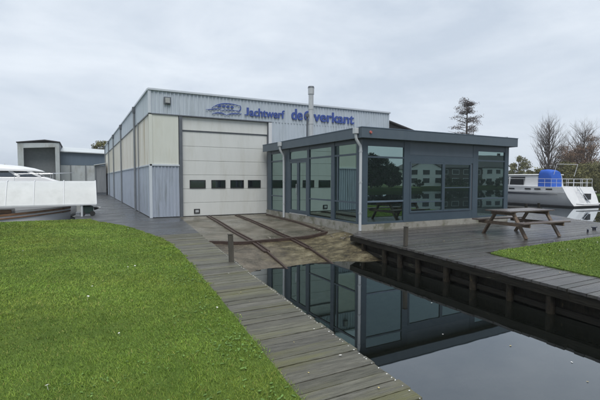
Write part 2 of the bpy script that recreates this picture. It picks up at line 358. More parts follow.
mb.prism([(6.15, -9), (7.6, -9), (8.05, 6.21), (7.05, 6.21)], -1.75, -.32)
struct('terrain', mb, M['earth'])

# ------------------------------------------------------------------ slipway
def ramp_t(y): return float(np.interp(y, [3, 5.0, 8.0, 9.1, 10.3, 11.2, 13.0, 15.5, 17.84], [1.7, 1.4, .80, .56, .36, .25, .14, .045, 0.]))
def ramp_z(x, y):
    t = ramp_t(y); xl = interp(EDGE, y); 
    a = min(1, max(0, (x - xl) / 1.2)); a = a * a * (3 - 2 * a)
    xr = 7.72 if y > 11.3 else 7.75
    b = min(1, max(0, (xr - x) / (1.7 if y > 10.5 else 2.1))); b = b * b * (3 - 2 * b)
    la = .62 if y > 11 else lerp(.88, .62, max(0, (y - 7.8) / 3.2)); lb = .40 if y > 11 else lerp(.92, .40, max(0, (y - 7.6) / 3.4))
    z = -t * (la + (1 - la) * a) * (lb + (1 - lb) * b)
    return z - .004
def ramp_mesh(y0, y1, ny, nx, rough, xa, xb):
    mb = MB(); vs = []; ph = rng.uniform(0, 6, 8)
    for j in range(ny + 1):
        y = lerp(y0, y1, j / ny)
        for i in range(nx + 1):
            x = lerp(xa(y), xb(y), i / nx)
            n = rough * (math.sin(3.1 * x + 2.3 * y + ph[0]) + math.sin(5.3 * x - 4.1 * y + ph[1]) * .6 + math.sin(9.7 * x + 8.3 * y + ph[2]) * .4 + random.uniform(-.5, .5))
            vs.append((x, y, ramp_z(x, y) + n))
    fs = [(j * (nx + 1) + i, j * (nx + 1) + i + 1, (j + 1) * (nx + 1) + i + 1, (j + 1) * (nx + 1) + i) for j in range(ny) for i in range(nx)]
    return mb.add(vs, fs)
mb = ramp_mesh(11.22, 17.82, 44, 36, .0012, lambda y: interp(EDGE, y) + .004, lambda y: 7.69)
struct('slipway', mb, M['ramp'], smooth=True)
mb = ramp_mesh(3.2, 11.19, 90, 64, .0045, lambda y: interp(EDGE, y) - .06, lambda y: 7.85)
struct('slipway', mb, M['mud'], smooth=True)
# dark upper-slab kerb along the pavilion
mb = MB()
k = [(7.43, 17.1), (7.3, 14.0), (7.05, 11.36)]
for a, b in zip(k, k[1:]): mb.beam((*a, ramp_z(*a) + .02), (*b, ramp_z(*b) + .02), .09, .08)
tag(mb.build('kerb', M['rail']), 'dark rusty kerb strip along the slipway edge below the pavilion windows', 'kerb')
def rail(pts, w, h, label, thin=None):
    t = thing('slipway_rail', label, 'rail', (pts[0][0], pts[0][1], 0), group='rails down the slipway')
    mb = MB(); P = []
    for (x0, y0), (x1, y1) in zip(pts, pts[1:]):
        for q in range(6): P.append((lerp(x0, x1, q / 6), lerp(y0, y1, q / 6)))
    P.append(pts[-1])
    for a, b in zip(P, P[1:]):
        for s in (-1, 1):       # channel: two flanges and a sunken web
            mb.beam((a[0] + s * w * .38, a[1], ramp_z(*a) + h / 2), (b[0] + s * w * .38, b[1], ramp_z(*b) + h / 2), w * .24, h)
        mb.beam((a[0], a[1], ramp_z(*a) + .012), (b[0], b[1], ramp_z(*b) + .012), w * .5, .02)
    mb.build('channel', M['rail'], t)
    if thin:
        mb = MB(); P = [(lerp(pts[-1][0], thin[0], q / 8), lerp(pts[-1][1], thin[1], q / 8)) for q in range(9)]
        for a, b in zip(P, P[1:]): mb.beam((*a, ramp_z(*a) + .03), (*b, ramp_z(*b) + .03), .05, .05)
        mb.build('track_bar', M['rail'], t)
rail([(4.87, 17.5), (4.46, 12.9), (4.44, 10.2)], .17, .05, 'left rusty channel rail running from the roller door down to the water', (4.36, 7.8))
rail([(6.14, 17.5), (5.72, 12.1), (5.74, 10.2)], .17, .05, 'right rusty channel rail running from the roller door, nearer the glass pavilion', (5.68, 7.8))
mb = MB(); P = [(lerp(2.98, 6.98, q / 22), lerp(11.12, 11.32, q / 22)) for q in range(23)]
for a, b in zip(P, P[1:]): mb.beam((*a, ramp_z(*a) + .035), (*b, ramp_z(*b) + .035), .13, .08)
tag(mb.build('cross_beam', M['rail']), 'dark sagging beam lying across the slipway under both rails', 'beam')
for i in range(26):     # small rubble near the crossing and by the plinth
    x, y = (random.uniform(5.0, 5.6), random.uniform(11.3, 11.9)) if i < 7 else (random.uniform(6.9, 7.6), random.uniform(10.2, 12.4))
    s = random.uniform(.025, .06); mb = MB(); z = ramp_z(x, y) + s * .3
    pts = [(x + s * random.uniform(.6, 1.2) * math.cos(a) * math.cos(e), y + s * random.uniform(.6, 1.2) * math.sin(a) * math.cos(e), z + s * .6 * math.sin(e)) for e in (-.7, .1, .8) for a in np.linspace(0, 2 * PI, 6)[:-1]]
    mb.ring([pts[0:5], pts[5:10], pts[10:15]])
    o = mb.build('stone', M['rubble'])
    tag(o, 'small grey rubble stone lying on the slipway beside the crossing beam' if i < 7 else 'small rubble stone at the foot of the pavilion plinth', 'stone',
        'stones by the crossing beam' if i < 7 else 'stones along the plinth')

# ------------------------------------------------------------------ quay wall on the right
q = thing('quay_wall', 'dark wet timber quay wall with piles holding up the right deck over the canal', 'quay wall', (quay_x(2), 2, ZW))
def strip(mb, y0, y1, off0, off1, z0, z1):
    n = 12
    for i in range(n):
        a, b = lerp(y0, y1, i / n), lerp(y0, y1, (i + 1) / n); za, zb = deck_z(a), deck_z(b); w1, w2 = random.uniform(-.012, .012), random.uniform(-.012, .012)
        mb.hexa([(quay_x(a) + off0, a, z0 + za), (quay_x(a) + off1, a, z0 + za), (quay_x(b) + off1, b, z0 + zb), (quay_x(b) + off0, b, z0 + zb),
                 (quay_x(a) + off0 + w1, a, z1 + za), (quay_x(a) + off1, a, z1 + za), (quay_x(b) + off1, b, z1 + zb), (quay_x(b) + off0 + w2, b, z1 + zb)])
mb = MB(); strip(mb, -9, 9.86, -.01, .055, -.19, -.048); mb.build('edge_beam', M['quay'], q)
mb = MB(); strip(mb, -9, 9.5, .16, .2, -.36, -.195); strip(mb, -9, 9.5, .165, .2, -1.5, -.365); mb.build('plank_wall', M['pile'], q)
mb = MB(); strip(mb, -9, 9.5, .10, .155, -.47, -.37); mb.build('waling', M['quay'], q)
y = 9.35
while y > -8.5:
    mb = MB(); x = quay_x(y) + .07; r_ = random.uniform(.055, .075); lx, ly = random.uniform(-.02, .02), random.uniform(-.03, .03)
    mb.tube([(x + lx, y + ly, -1.75), (x + lx * .5, y + ly * .5, -.7), (x, y, deck_z(y) - .19)], [r_ * .95, r_, r_ * 1.04], 9)
    mb.build('pile', M['post_wet'], q, smooth=True)
    y -= random.uniform(.62, 1.0)
mb = MB(); mb.hexa([(6.99, 9.865, -.20), (7.6, 9.87 + .42, -.20), (7.6, 9.95 + .42, -.20), (6.99, 9.945, -.20), (6.99, 9.865, -.05), (7.6, 9.87 + .42, -.05), (7.6, 9.95 + .42, -.05), (6.99, 9.945, -.05)])
mb.build('end_beam', M['quay'], q)
# left walkway edge board
t = thing('edging', 'mossy timber edging below the left boardwalk on the canal side', 'edging', (2.2, 2, 0))
mb = MB()
ys2 = np.linspace(-9, 11.1, 30)
for a, b in zip(ys2, ys2[1:]):
    xa, xb = interp(EDGE, a), interp(EDGE, b)
    mb.hexa([(xa - .09, a, -1.2), (xa - .035, a, -1.2), (xb - .035, b, -1.2), (xb - .09, b, -1.2), (xa - .09, a, -.046), (xa - .035, a, -.046), (xb - .035, b, -.046), (xb - .09, b, -.046)])
mb.build('edge_board', M['quay'], t)
# pale staples along the walkway edge (wire netting fixings)
st0 = None
for k in range(96):
    yy = 1.0 + k * .085 + random.uniform(-.03, .03); sx = interp(EDGE, yy) - .035
    if st0 is None:
        st0 = MB().box(-.009, .009, -.005, .005, .003, .010).build('staple', M['petal'], t, local=True)
        o = st0
    else:
        o = st0.copy(); COL.objects.link(o); o.parent = t
    o.location = (sx - 2.2, yy - 2, 0); o.rotation_euler = (0, 0, random.uniform(-.8, .8)); o.scale = (random.uniform(.35, .85),) * 3

def wood_post(x, y, h, w, label, lean=(0, 0)):
    t = MB(); w /= 2
    t.hexa([(x - w, y - w, -.02), (x + w, y - w, -.02), (x + w, y + w, -.02), (x - w, y + w, -.02),
            (x - w + lean[0], y - w + lean[1], h), (x + w + lean[0], y - w + lean[1], h - .008), (x + w + lean[0], y + w + lean[1], h - .004), (x - w + lean[0], y + w + lean[1], h)])
    rt = thing('mooring_post', label, 'post', (x, y, 0), group='mooring posts')
    t.build('shaft', M['post'], rt, bevel=.008)
    c = MB(); c.box(x - w - .006 + lean[0], x + w + .006 + lean[0], y - w - .006 + lean[1], y + w + .006 + lean[1], h + .001, h + .012); c.build('cap', M['post'], rt)
wood_post(2.57, 7.64, .53, .085, 'short weathered mooring post on the left boardwalk before the slipway', (-.01, .02))
wood_post(7.0, 7.62, .45, .085, 'short weathered mooring post at the edge of the right deck by the pavilion', (.01, .0))

# ------------------------------------------------------------------ workshop
W = thing('workshop', 'long blue-grey boatyard workshop with a tall white roller door and blue lettering', 'workshop', (2.55, 17.8, 0))
YF, XS, YE = 17.8, 2.55, 50.0
HT, HF, HS = 5.28, 4.29, 2.19
mb = MB(); corr(mb, 'x', 2.62, 15.02, YF, HF, HT - .06, .16, .03, -1); mb.box(2.6, 15.02, YF + .01, YF + .06, HF, HT - .06)
corr(mb, 'x', 7.98, 15.02, YF, 0, HF - .003, .16, .03, -1); mb.box(7.98, 15.02, YF + .01, YF + .06, 0, HF - .003)
mb.build('front_cladding', M['clad'], W)
mb = MB(); corr(mb, 'x', 2.62, 3.72, YF, .03, HS - .03, .145, .03, -1); mb.box(2.62, 3.72, YF + .01, YF + .06, .03, HS - .03); mb.build('lower_front_cladding', M['clad_low'], W)
mb = MB(); mb.box(2.66, 3.70, YF - .012, YF + .05, HS + .03, HF - .02); mb.build('front_panel', M['cream'], W)
mb = MB(); corr(mb, 'y', YF + .06, YE, XS, HF + .01, HT - .06, .2, .025, -1); mb.box(XS + .01, XS + .05, YF + .06, YE, HF + .01, HT - .06); mb.build('side_fascia', M['clad'], W)
mb = MB(); corr(mb, 'y', YF + .08, YE, XS + .02, HS + .03, HF, .18, .03, -1, .5); mb.box(XS + .03, XS + .06, YF + .08, YE, HS + .03, HF); mb.build('side_sheeting', M['yellowed'], W)
mb = MB(); corr(mb, 'y', YF + .06, YE, XS, .03, HS - .03, .3, .018, -1, .7); mb.box(XS + .01, XS + .05, YF + .06, YE, .03, HS - .03); mb.build('lower_side_cladding', M['clad_low'], W)
mb = MB(); mb.box(XS - .04, XS + .0, YF + .05, YE, HS - .03, HS + .03); mb.box(2.62, 3.72, YF - .05, YF - .0, HS - .03, HS + .035); mb.build('sill_strip', M['cap'], W)
mb = MB(); mb.box(XS - .035, XS + .0, YF + .05, YE, HF - .04, HF + .01); mb.box(2.62, 7.98, YF - .045, YF - .0, HF - .03, HF + .012); mb.build('drip_strip', M['dark_frame'], W)
mb = MB(); mb.box(XS - .04, XS + .07, YF - .045, YF + .055, 0.01, HS - .031); mb.build('corner_trim', M['cap'], W)
mb = MB(); mb.box(XS - .04, XS + .065, YF - .045, YF + .055, HF + .013, HT - .061); mb.build('corner_trim', M['cap'], W)
mb = MB(); mb.box(XS - .02, XS + .105, YF - .03, YF + .075, HS + .036, HF - .041); mb.build('corner_trim', M['cream'], W)
mb = MB(); mb.box(2.5, 15.08, YF - .075, YF + .10, HT - .06, HT + .03); mb.box(XS - .07, XS + .10, YF + .101, YE, HT - .06, HT + .03); mb.box(14.98, 15.08, YF + .101, YE, HT - .06, HT + .03); mb.build('roof_edge', M['cap'], W, bevel=.01)
mb = MB(); mb.add([(2.62, YF + .1, HT - .08), (15.0, YF + .1, HT - .08), (15.0, YE, HT - .08), (2.62, YE, HT - .08)], [(0, 1, 2, 3)]); mb.build('roof', M['roofing'], W)
mb = MB(); mb.box(15.0, 15.06, YF + .02, YE, 0, HT - .062); mb.box(2.6, 15.0, YE - .05, YE - .002, 0, HT - .09); mb.build('rear_wall', M['clad'], W)
# roller door
mb = MB(); mb.box(3.725, 3.86, YF - .03, YF + .22, 0, HF - .035); mb.build('door_jamb', M['dark_frame'], W)
mb = MB(); mb.box(7.79, 7.82, YF - .02, YF + .22, 0, HF - .035); mb.build('door_jamb', M['dark_frame'], W)
mb = MB(); mb.box(7.822, 7.978, YF - .06, YF + .06, 0, HF - .04); mb.build('trim_post', M['white_trim'], W)
D = bpy.data.objects.new('roller_door', None); COL.objects.link(D); D.parent = W
zs = [.02, .60, 1.20, 1.80, 2.41, 3.03, 3.66]
mb = MB()
wins = [(4.17, 4.86), (5.12, 5.76), (5.99, 6.63), (6.83, 7.46)]
for i in range(6):
    z0, z1 = zs[i], zs[i + 1] - .012
    mb.box(3.862, 7.788, YF + .10, YF + .14, z0, z1)
    mb.box(3.862, 7.788, YF + .128, YF + .142, z1 - .002, z1 + .016)
mb.build('door_leaf', M['door'], D, bevel=.006)
mb = MB(); mb.box(3.862, 7.788, YF + .06, YF + .2, 3.70, HF - .036); mb.build('shutter_box', M['door'], D, bevel=.006)
mb = MB(); mb.box(3.862, 7.788, YF + .075, YF + .2, 3.655, 3.698); mb.build('lintel_gap', M['dark_frame'], D)
for a, b in wins:
    z0, z1 = 1.215, 1.575; mb = MB()
    mb.box(a, b, YF + .075, YF + .0985, z1 - .035, z1); mb.box(a, b, YF + .075, YF + .0985, z0, z0 + .035)
    mb.box(a, a + .035, YF + .075, YF + .0985, z0 + .0355, z1 - .0355); mb.box(b - .035, b, YF + .075, YF + .0985, z0 + .0355, z1 - .0355)
    f = mb.build('window', M['black'], D)
    mb = MB(); mb.box(a + .036, b - .036, YF + .085, YF + .0985, z0 + .036, z1 - .036); mb.build('pane', M['door_glass'], f)
mb = MB(); mb.box(4.34, 4.60, YF + .07, YF + .0985, .12, .32); f = mb.build('vent', M['black'], D, bevel=.01)
mb = MB(); mb.box(4.395, 4.545, YF + .062, YF + .0695, .165, .275); mb.build('vent_flap', M['galv'], f)
mb = MB(); mb.box(3.87, 7.78, YF + .085, YF + .15, -.003, .019); mb.build('door_seal', M['rubber'], D)
# wall lamp
mb = MB(); mb.box(3.12, 3.40, YF - .10, YF - .032, 4.70, 5.0); f = mb.build('wall_lamp', M['dark_frame'], W, bevel=.015)
mb = MB(); mb.box(3.17, 3.35, YF - .125, YF - .101, 4.75, 4.95); mb.build('lamp_glass', M['shed_grey'], f)
# downpipes on the side wall
for y, r in ((22.3, .05), (30.0, .045), (37.0, .045), (43.1, .045), (49.6, .045)):
    mb = MB(); mb.tube([(XS - .09, y, .0), (XS - .09, y, HT - .30)], r, 10); f = mb.build('downpipe', M['mid_grey'], W, smooth=True)
    mb = MB(); mb.ring([[(XS - .09 + a * s, y + b * s, z) for a, b in ((-1, -1), (1, -1), (1, 1), (-1, 1))] for s, z in ((.06, HT - .38), (.075, HT - .26), (.075, HT - .07))]); mb.build('hopper', M['dark_frame'], f)
mb = MB(); mb.box(XS - .07, XS - .04, 21.1, 21.2, 0.01, HF); mb.build('wall_post', M['mid_grey'], W)

# lettering and logo
def word(txt, x0, x1, zb, height, yf, bold=.02, fit=False, fat=.02):
    c = bpy.data.curves.new('lettering', 'FONT'); c.body = txt; c.size = 1; c.offset = bold; c.extrude = .02; c.resolution_u = 4
    o = bpy.data.objects.new('lettering', c); COL.objects.link(o)
    bpy.context.view_layer.update()
    me = bpy.data.meshes.new_from_object(o.evaluated_get(bpy.context.evaluated_depsgraph_get()))
    bpy.data.objects.remove(o)
    x0, x1 = x0 + height * fat, x1 - height * fat
    xs = [v.co.x for v in me.vertices]; zs_ = [v.co.y for v in me.vertices]
    sx = (x1 - x0) / (max(xs) - min(xs)); sz = height / (max(zs_) - (min(zs_) if fit else 0)); dz = min(zs_) if fit else 0
    for v in me.vertices:
        x, y, z = v.co; v.co = (x0 + (x - min(xs)) * sx - 2.55, yf - z * .6 - 17.8, zb + (y - dz) * sz)
    V = [tuple(v.co) for v in me.vertices]; Fc = [tuple(p.vertices) for p in me.polygons]
    mb = MB(); k = height * fat
    for q, dx in enumerate((-1, -.5, 0, .5, 1)): mb.add([(x + dx * k, y - q * .0015, z) for x, y, z in V], Fc)
    return mb.build('lettering', M['sign'], W, local=True)
YL = YF - .045
word('J', 6.63, 6.84, 4.50, .36, YL, .012, True)
word('achtwerf', 6.87, 8.64, 4.50, .37, YL, .012)
word('de', 9.00, 9.62, 4.50, .50, YL, .015)
word('O', 9.70, 10.14, 4.50, .46, YL, .015)
word('verkant', 10.22, 12.66, 4.50, .49, YL, .015)
mb = MB()
def stroke(pts, w0=.035, n=18, y=YL):
    w0 *= .95
    pts = np.array(pts, float); t = np.linspace(0, 1, n); k = len(pts) - 1
    out = []
    for s in t:      # Bezier
        b = sum(math.comb(k, i) * (1 - s) ** (k - i) * s ** i * pts[i] for i in range(k + 1)); out.append(b)
    for i in range(n - 1):
        a, b = out[i], out[i + 1]; d = b - a; d /= np.hypot(*d); nrm = np.array([-d[1], d[0]])
        wa = w0 * (.35 + .65 * math.sin(PI * (i + .0) / (n - 1))) / 2; wb = w0 * (.35 + .65 * math.sin(PI * (i + 1) / (n - 1))) / 2
        c = [a - nrm * wa, b - nrm * wb, b + nrm * wb, a + nrm * wa]
        mb.hexa([(p[0], y - .012, p[1]) for p in c] + [(p[0], y + .01, p[1]) for p in c])
for pts, w_ in (([(5.12, 4.70), (5.45, 4.98), (5.9, 5.0), (6.42, 4.90)], .05), ([(6.42, 4.92), (6.50, 4.80), (6.42, 4.68), (6.30, 4.62)], .05), ([(4.86, 4.62), (5.1, 4.62), (5.3, 4.70), (5.55, 4.70)], .04),
               ([(5.5, 4.62), (5.8, 4.70), (6.1, 4.68), (6.40, 4.68)], .03), ([(5.14, 4.45), (5.4, 4.56), (5.6, 4.53), (5.78, 4.44)], .05), ([(5.80, 4.45), (5.97, 4.55), (6.2, 4.54), (6.5, 4.55)], .05)):
    mb = MB(); stroke(pts, w_); mb.build('logo_stroke', M['sign'], W)
for i in range(4):
    mb = MB(); stroke([(5.40 + i * .19, 4.80 + .004 * i), (5.48 + i * .19, 4.83), (5.55 + i * .19, 4.82)], .10, 6); mb.build('logo_window', M['sign'], W)
# things on the workshop roof's far side : a darker gabled barn
B = thing('barn', 'dark gabled barn roof rising behind the right end of the workshop', 'barn', (20, 34, 0))
mb = MB()
mb.add([(17, 30, 0), (29, 30, 0), (29, 30, 5.95), (23, 30, 7.35), (17, 30, 5.95), (17, 44, 0), (29, 44, 0), (29, 44, 5.95), (23, 44, 7.35), (17, 44, 5.95)],
       [(0, 1, 2, 3, 4), (9, 8, 7, 6, 5), (1, 6, 7, 2), (0, 4, 9, 5)]); mb.build('wall', M['tiles'], B)
mb = MB(); mb.hexa([(29.2, 29.7, 5.97), (29.2, 44.3, 5.97), (23, 44.3, 7.43), (23, 29.7, 7.43), (29.2, 29.7, 6.09), (29.2, 44.3, 6.09), (23, 44.3, 7.55), (23, 29.7, 7.55)])
mb.hexa([(16.8, 29.7, 5.97), (16.8, 44.3, 5.97), (22.998, 44.3, 7.43), (22.998, 29.7, 7.43), (16.8, 29.7, 6.09), (16.8, 44.3, 6.09), (22.998, 44.3, 7.55), (22.998, 29.7, 7.55)]); mb.build('roof', M['tiles'], B)

# ------------------------------------------------------------------ glass pavilion
G = thing('glass_pavilion', 'low flat-roofed office pavilion with blue-grey frames and green tinted windows', 'pavilion', (7.7, 10.35, 0))
X0, X1, Y0, Y1 = 7.70, 14.72, 10.35, 17.72
ZB, ZT = .2, 2.90
mb = MB(); mb.box(X0 - .02, X1 + .0, Y0 - .02, Y0 + .2, -.45, ZB - .003); mb.box(X0 - .02, X0 + .2, Y0 + .201, Y1, -.45, ZB - .003); mb.box(X1 - .2, X1, Y0 + .201, Y1, -.45, ZB - .003)
mb.build('plinth', M['plinth'], G)
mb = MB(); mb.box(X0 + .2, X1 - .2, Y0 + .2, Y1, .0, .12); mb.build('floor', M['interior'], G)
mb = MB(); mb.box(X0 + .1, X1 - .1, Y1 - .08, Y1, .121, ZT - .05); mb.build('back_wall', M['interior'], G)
mb = MB(); mb.box(X0 - .20, X1 + .16, Y0 - .25, Y0 - .21, ZT - .03, 3.18); mb.box(X0 - .20, X0 - .16, Y0 - .2095, Y1 + .0, ZT - .03, 3.18); mb.box(X1 + .12, X1 + .16, Y0 - .2095, Y1, ZT - .03, 3.18)
mb.build('fascia', M['fascia_blue'], G, bevel=.006)
mb = MB(); mb.box(X0 - .21, X1 + .17, Y0 - .26, Y0 - .18, 3.182, 3.205); mb.box(X0 - .21, X0 - .13, Y0 - .1795, Y1, 3.182, 3.205); mb.box(X1 + .09, X1 + .17, Y0 - .1795, Y1, 3.182, 3.205); mb.build('roof_trim', M['shed_blue'], G)
mb = MB(); mb.box(X0 - .158, X1 + .118, Y0 - .208, Y1, ZT + .003, 3.14); mb.build('roof', M['roofing'], G)
def fr(x0, x1, z0, z1, d0=-.0, d1=.10): return MB().box(x0, x1, Y0 + d0, Y0 + d1, z0, z1)
FB = M['frame_blue']
# front frame
for x0, x1 in ((X0, 7.92), (9.40, 9.66), (12.70, 12.98), (14.50, X1)): fr(x0, x1, ZB, ZT, 0, .12).build('frame_post', FB, G, bevel=.005)
def pane(mbx, parent=G, label=None): return mbx.build('pane', M['glass'], parent)
def bay_front(x0, x1):
    fr(x0, x1, ZB, .262, .012, .1).build('frame_rail', FB, G); fr(x0, x1, 2.66, ZT, .012, .1).build('frame_rail', FB, G)
    fr(x0, x1, 2.29, 2.345, .012, .1).build('frame_rail', FB, G); fr(x0, x1, .885, .935, .012, .1).build('frame_rail', M['shed_blue'] if x0 < 9 else FB, G)
    for z0, z1 in ((.262, .885), (.935, 2.29), (2.345, 2.66)): pane(fr(x0, x1, z0, z1, .04, .052))
bay_front(7.92, 9.40); bay_front(12.98, 14.50)
# middle of the front: cladding, a window, and a recessed door-like window
fr(9.66, 12.70, 2.43, ZT, .01, .1).build('upper_panel', M['fascia_blue'], G); fr(9.66, 12.70, 2.20, 2.425, .004, .1).build('upper_panel', FB, G)
fr(9.66, 12.70, ZB, .50, .008, .1).build('lower_panel', FB, G)
def win(x0, x1, z0, z1, rail=None, d=.0, fm=FB):
    mb = MB(); w = .055
    for a in ((x0, x1, z1 - w, z1), (x0, x1, z0, z0 + w), (x0, x0 + w, z0 + w, z1 - w), (x1 - w, x1, z0 + w, z1 - w)): mb.box(a[0], a[1], Y0 + d - .012, Y0 + d + .08, a[2], a[3])
    if rail: mb.box(x0 + w, x1 - w, Y0 + d - .004, Y0 + d + .06, rail - .02, rail + .02)
    f = mb.build('window', fm, G)
    if rail:
        MB().box(x0 + w, x1 - w, Y0 + d + .02, Y0 + d + .032, z0 + w, rail - .02).build('pane', M['glass'], f); MB().box(x0 + w, x1 - w, Y0 + d + .02, Y0 + d + .032, rail + .02, z1 - w).build('pane', M['glass'], f)
    else: MB().box(x0 + w, x1 - w, Y0 + d + .02, Y0 + d + .032, z0 + w, z1 - w).build('pane', M['glass'], f)
win(9.661, 11.20, .502, 2.197, .86); win(11.21, 12.60, .502, 2.197, 1.33)
MB().box(12.602, 12.699, Y0 + .03, Y0 + .1, .502, 2.197).build('reveal', M['dark_frame'], G)
# left side: bays along Y
def sd(y0, y1, z0, z1, d0=0, d1=.1): return MB().box(X0 + d0, X0 + d1, y0, y1, z0, z1)
for y0, y1 in ((Y0 + .121, 10.66), (11.93, 12.14), (13.70, 13.86), (15.36, 15.88), (17.22, 17.58)): sd(y0, y1, ZB, ZT, 0, .12).build('frame_post', FB, G, bevel=.005)
def bay_side(y0, y1, low=True):
    sd(y0, y1, ZB, .25, .012).build('frame_rail', FB, G); sd(y0, y1, 2.74, ZT, .012).build('frame_rail', FB, G); sd(y0, y1, 2.38, 2.44, .012).build('frame_rail', FB, G)
    sd(y0, y1, .85, .90, .012).build('frame_rail', FB, G)
    for z0, z1 in ((.25, .85), (.90, 2.38), (2.44, 2.74)): sd(y0, y1, z0, z1, .04, .052).build('pane', M['glass'], G)
bay_side(10.66, 11.93); bay_side(12.14, 13.70); bay_side(15.88, 17.22)
sd(11.72, 11.78, .9, 2.38, .015, .06).build('frame_bar', FB, G)
sd(13.86, 15.36, 2.74, ZT, .012).build('frame_rail', FB, G); sd(13.86, 15.36, 2.36, 2.44, .012).build('frame_rail', FB, G); sd(13.86, 15.36, 2.44, 2.74, .04, .052).build('pane', M['glass'], G)
sd(13.86, 15.36, ZB, .235, .0).build('threshold', M['galv'], G)
for y0, y1 in ((13.865, 14.605), (14.612, 15.355)):
    mb = MB(); w = .085
    for a in ((y0, y1, 2.355 - w, 2.355), (y0, y1, .24, .24 + w * 1.6), (y0, y0 + w, .24 + w * 1.6, 2.355 - w), (y1 - w, y1, .24 + w * 1.6, 2.355 - w)): mb.box(X0 + .005, X0 + .075, a[0], a[1], a[2], a[3])
    d = mb.build('glass_door', FB, G)
    MB().box(X0 + .035, X0 + .047, y0 + w, y1 - w, .24 + w * 1.6, 2.355 - w).build('pane', M['glass'], d)
    if y0 > 14.2:
        MB().tube([(X0 - .005, y0 + .04, 1.02), (X0 - .05, y0 + .04, 1.02), (X0 - .05, y0 + .04, 1.42), (X0 - .005, y0 + .04, 1.42)], .014, 8).build('handle', M['steel'], d, smooth=True)
# right side wall
MB().box(X1 - .1, X1, Y0 + .121, Y1, ZB, ZT).build('side_wall', FB, G)
# drainpipes
for y in (10.33, 15.74):
    xp = X0 - .075
    mb = MB(); mb.tube([(xp - .18, y, 3.09), (xp - .185, y, 2.92), (xp - .165, y, 2.83), (xp - .01, y, 2.64), (xp, y, 2.55), (xp, y, .02 if y < 12 else .0)], .045, 12); f = mb.build('drainpipe', M['pipe'], G, smooth=True)
    mb = MB(); mb.box(xp - .26, xp - .132, y - .075, y + .075, 3.0, 3.175); mb.build('hopper', M['pipe'], f, bevel=.01)
    for z in (.55, 1.5, 2.45): MB().tube([(xp, y, z), (xp, y, z + .05)], .053, 12).build('bracket', M['galv'], f)
# alarm lamp
mb = MB(); mb.tube([(7.82, Y0 - .251, 3.04), (7.82, Y0 - .29, 3.04)], [.05, .035], 12); mb.build('alarm_lamp', M['red'], G)
# flue
mb = MB(); mb.tube([(8.52, 15.0, 3.1), (8.52, 15.0, 5.12)], .105, 16); F = mb.build('flue', M['galv'], G, smooth=True)
mb = MB(); mb.tube([(8.52, 15.0, 5.125), (8.52, 15.0, 5.38)], .13, 16); mb.build('flue_cowl', M['galv'], F, smooth=True)
mb = MB(); mb.tube([(8.52, 15.0, 5.382), (8.52, 15.0, 5.45)], [.14, .12], 16); mb.build('flue_cap', M['dark_frame'], F, smooth=True)
mb = MB()
for z in (3.9, 4.5): mb.tube([(8.52, 15.0, z), (8.52, 15.0, z + .05)], .118, 16)
mb.build('flue_band', M['galv'], F)
mb = MB(); mb.box(8.28, 8.40, 14.98, 15.08, 4.20, 4.30); mb.box(8.34, 8.40, 15.03, 15.07, 3.2, 4.31); mb.build('flue_bracket', M['dark_frame'], F)
mb = MB(); mb.tube([(12.3, 12.2, 3.16), (12.3, 12.2, 3.30)], .09, 12); mb.tube([(12.3, 12.2, 3.301), (12.3, 12.2, 3.36)], .13, 12); mb.build('roof_vent', M['dark_frame'], G)
# a few furnishings in the pavilion
t = thing('desk', 'plain dark desk standing inside the pavilion behind the front window', 'desk', (10.6, 12.2, .12))
MB().box(9.8, 11.4, 11.9, 12.6, .82, .86).build('desk_top', M['table_leg'], t)
for x in (9.85, 11.31):
    MB().box(x, x + .04, 11.95, 12.55, .12, .819).build('leg', M['dark_frame'], t)

# ------------------------------------------------------------------ picnic table (long axis tilted to the deck)
T = thing('picnic_table', 'weathered brown wooden picnic table with attached benches on the wet right deck', 'picnic table', (11.5, 7.68, deck_z(7.7)), math.radians(-4))
L2 = .98
for k, (y0, y1) in enumerate(((-.44, -.30), (-.285, -.15), (-.135, .0), (.015, .15), (.165, .30), (.315, .44))):
    pass
mb = MB()
for y0, y1 in ((-.42, -.285), (-.275, -.145), (-.135, -.005), (.005, .135), (.145, .275), (.285, .42)): mb.box(-L2 + .04, L2 - .04, y0, y1, .715, .755, random.uniform(.85, 1.12))
mb.build('tabletop', M['table_top'], T, bevel=.006, local=True)
for s in (-1, 1):
    mb = MB()
    for y0, y1 in ((.60, .735), (.745, .88)): mb.box(-L2, L2, min(s * y0, s * y1), max(s * y0, s * y1), .42, .46, random.uniform(.85, 1.12))
    mb.build('bench', M['table_top'], T, bevel=.006, local=True)
    x = s * .70
    mb = MB(); mb.beam((x, -.86, .37), (x, .86, .37), .045, .095); mb.build('bench_bearer', M['table_leg'], T, local=True)
    mb = MB(); mb.beam((x, -.40, .665), (x, .40, .665), .045, .095); mb.build('top_bearer', M['table_leg'], T, local=True)
    for e in (-1, 1):
        mb = MB(); mb.beam((x + .047, e * .72, .0), (x + .047, e * .27, .71), .045, .11, up=(1, 0, 0)); mb.build('leg', M['table_leg'], T, local=True)
    mb = MB(); mb.beam((s * .72, 0, .64), (s * .15, 0, .69), .07, .045); mb.build('brace', M['table_leg'], T, local=True)
# mooring cleats by the lawn
for i, (x, y, r) in enumerate(((13.35, 6.75, .3), (14.1, 6.95, -.4))):
    t = thing('cleat', 'small dark cleat on the wet deck at the lawn edge, ' + ('nearer the picnic table' if i == 0 else 'farther from the picnic table'), 'cleat', (x * 1.05, y * 1.05, deck_z(y * 1.05)), r, 'cleats at the lawn edge')
    mb = MB(); mb.tube([(-.10, 0, .10), (-.04, 0, .085), (.04, 0, .085), (.10, 0, .10)], [.014, .022, .022, .014], 8); mb.build('horn', M['gel_dk'], t, local=True, smooth=True)
    for s in (-1, 1): MB().box(s * .035 - .015, s * .035 + .015, -.02, .02, .0, .08).build('foot', M['gel_dk'], t, local=True)

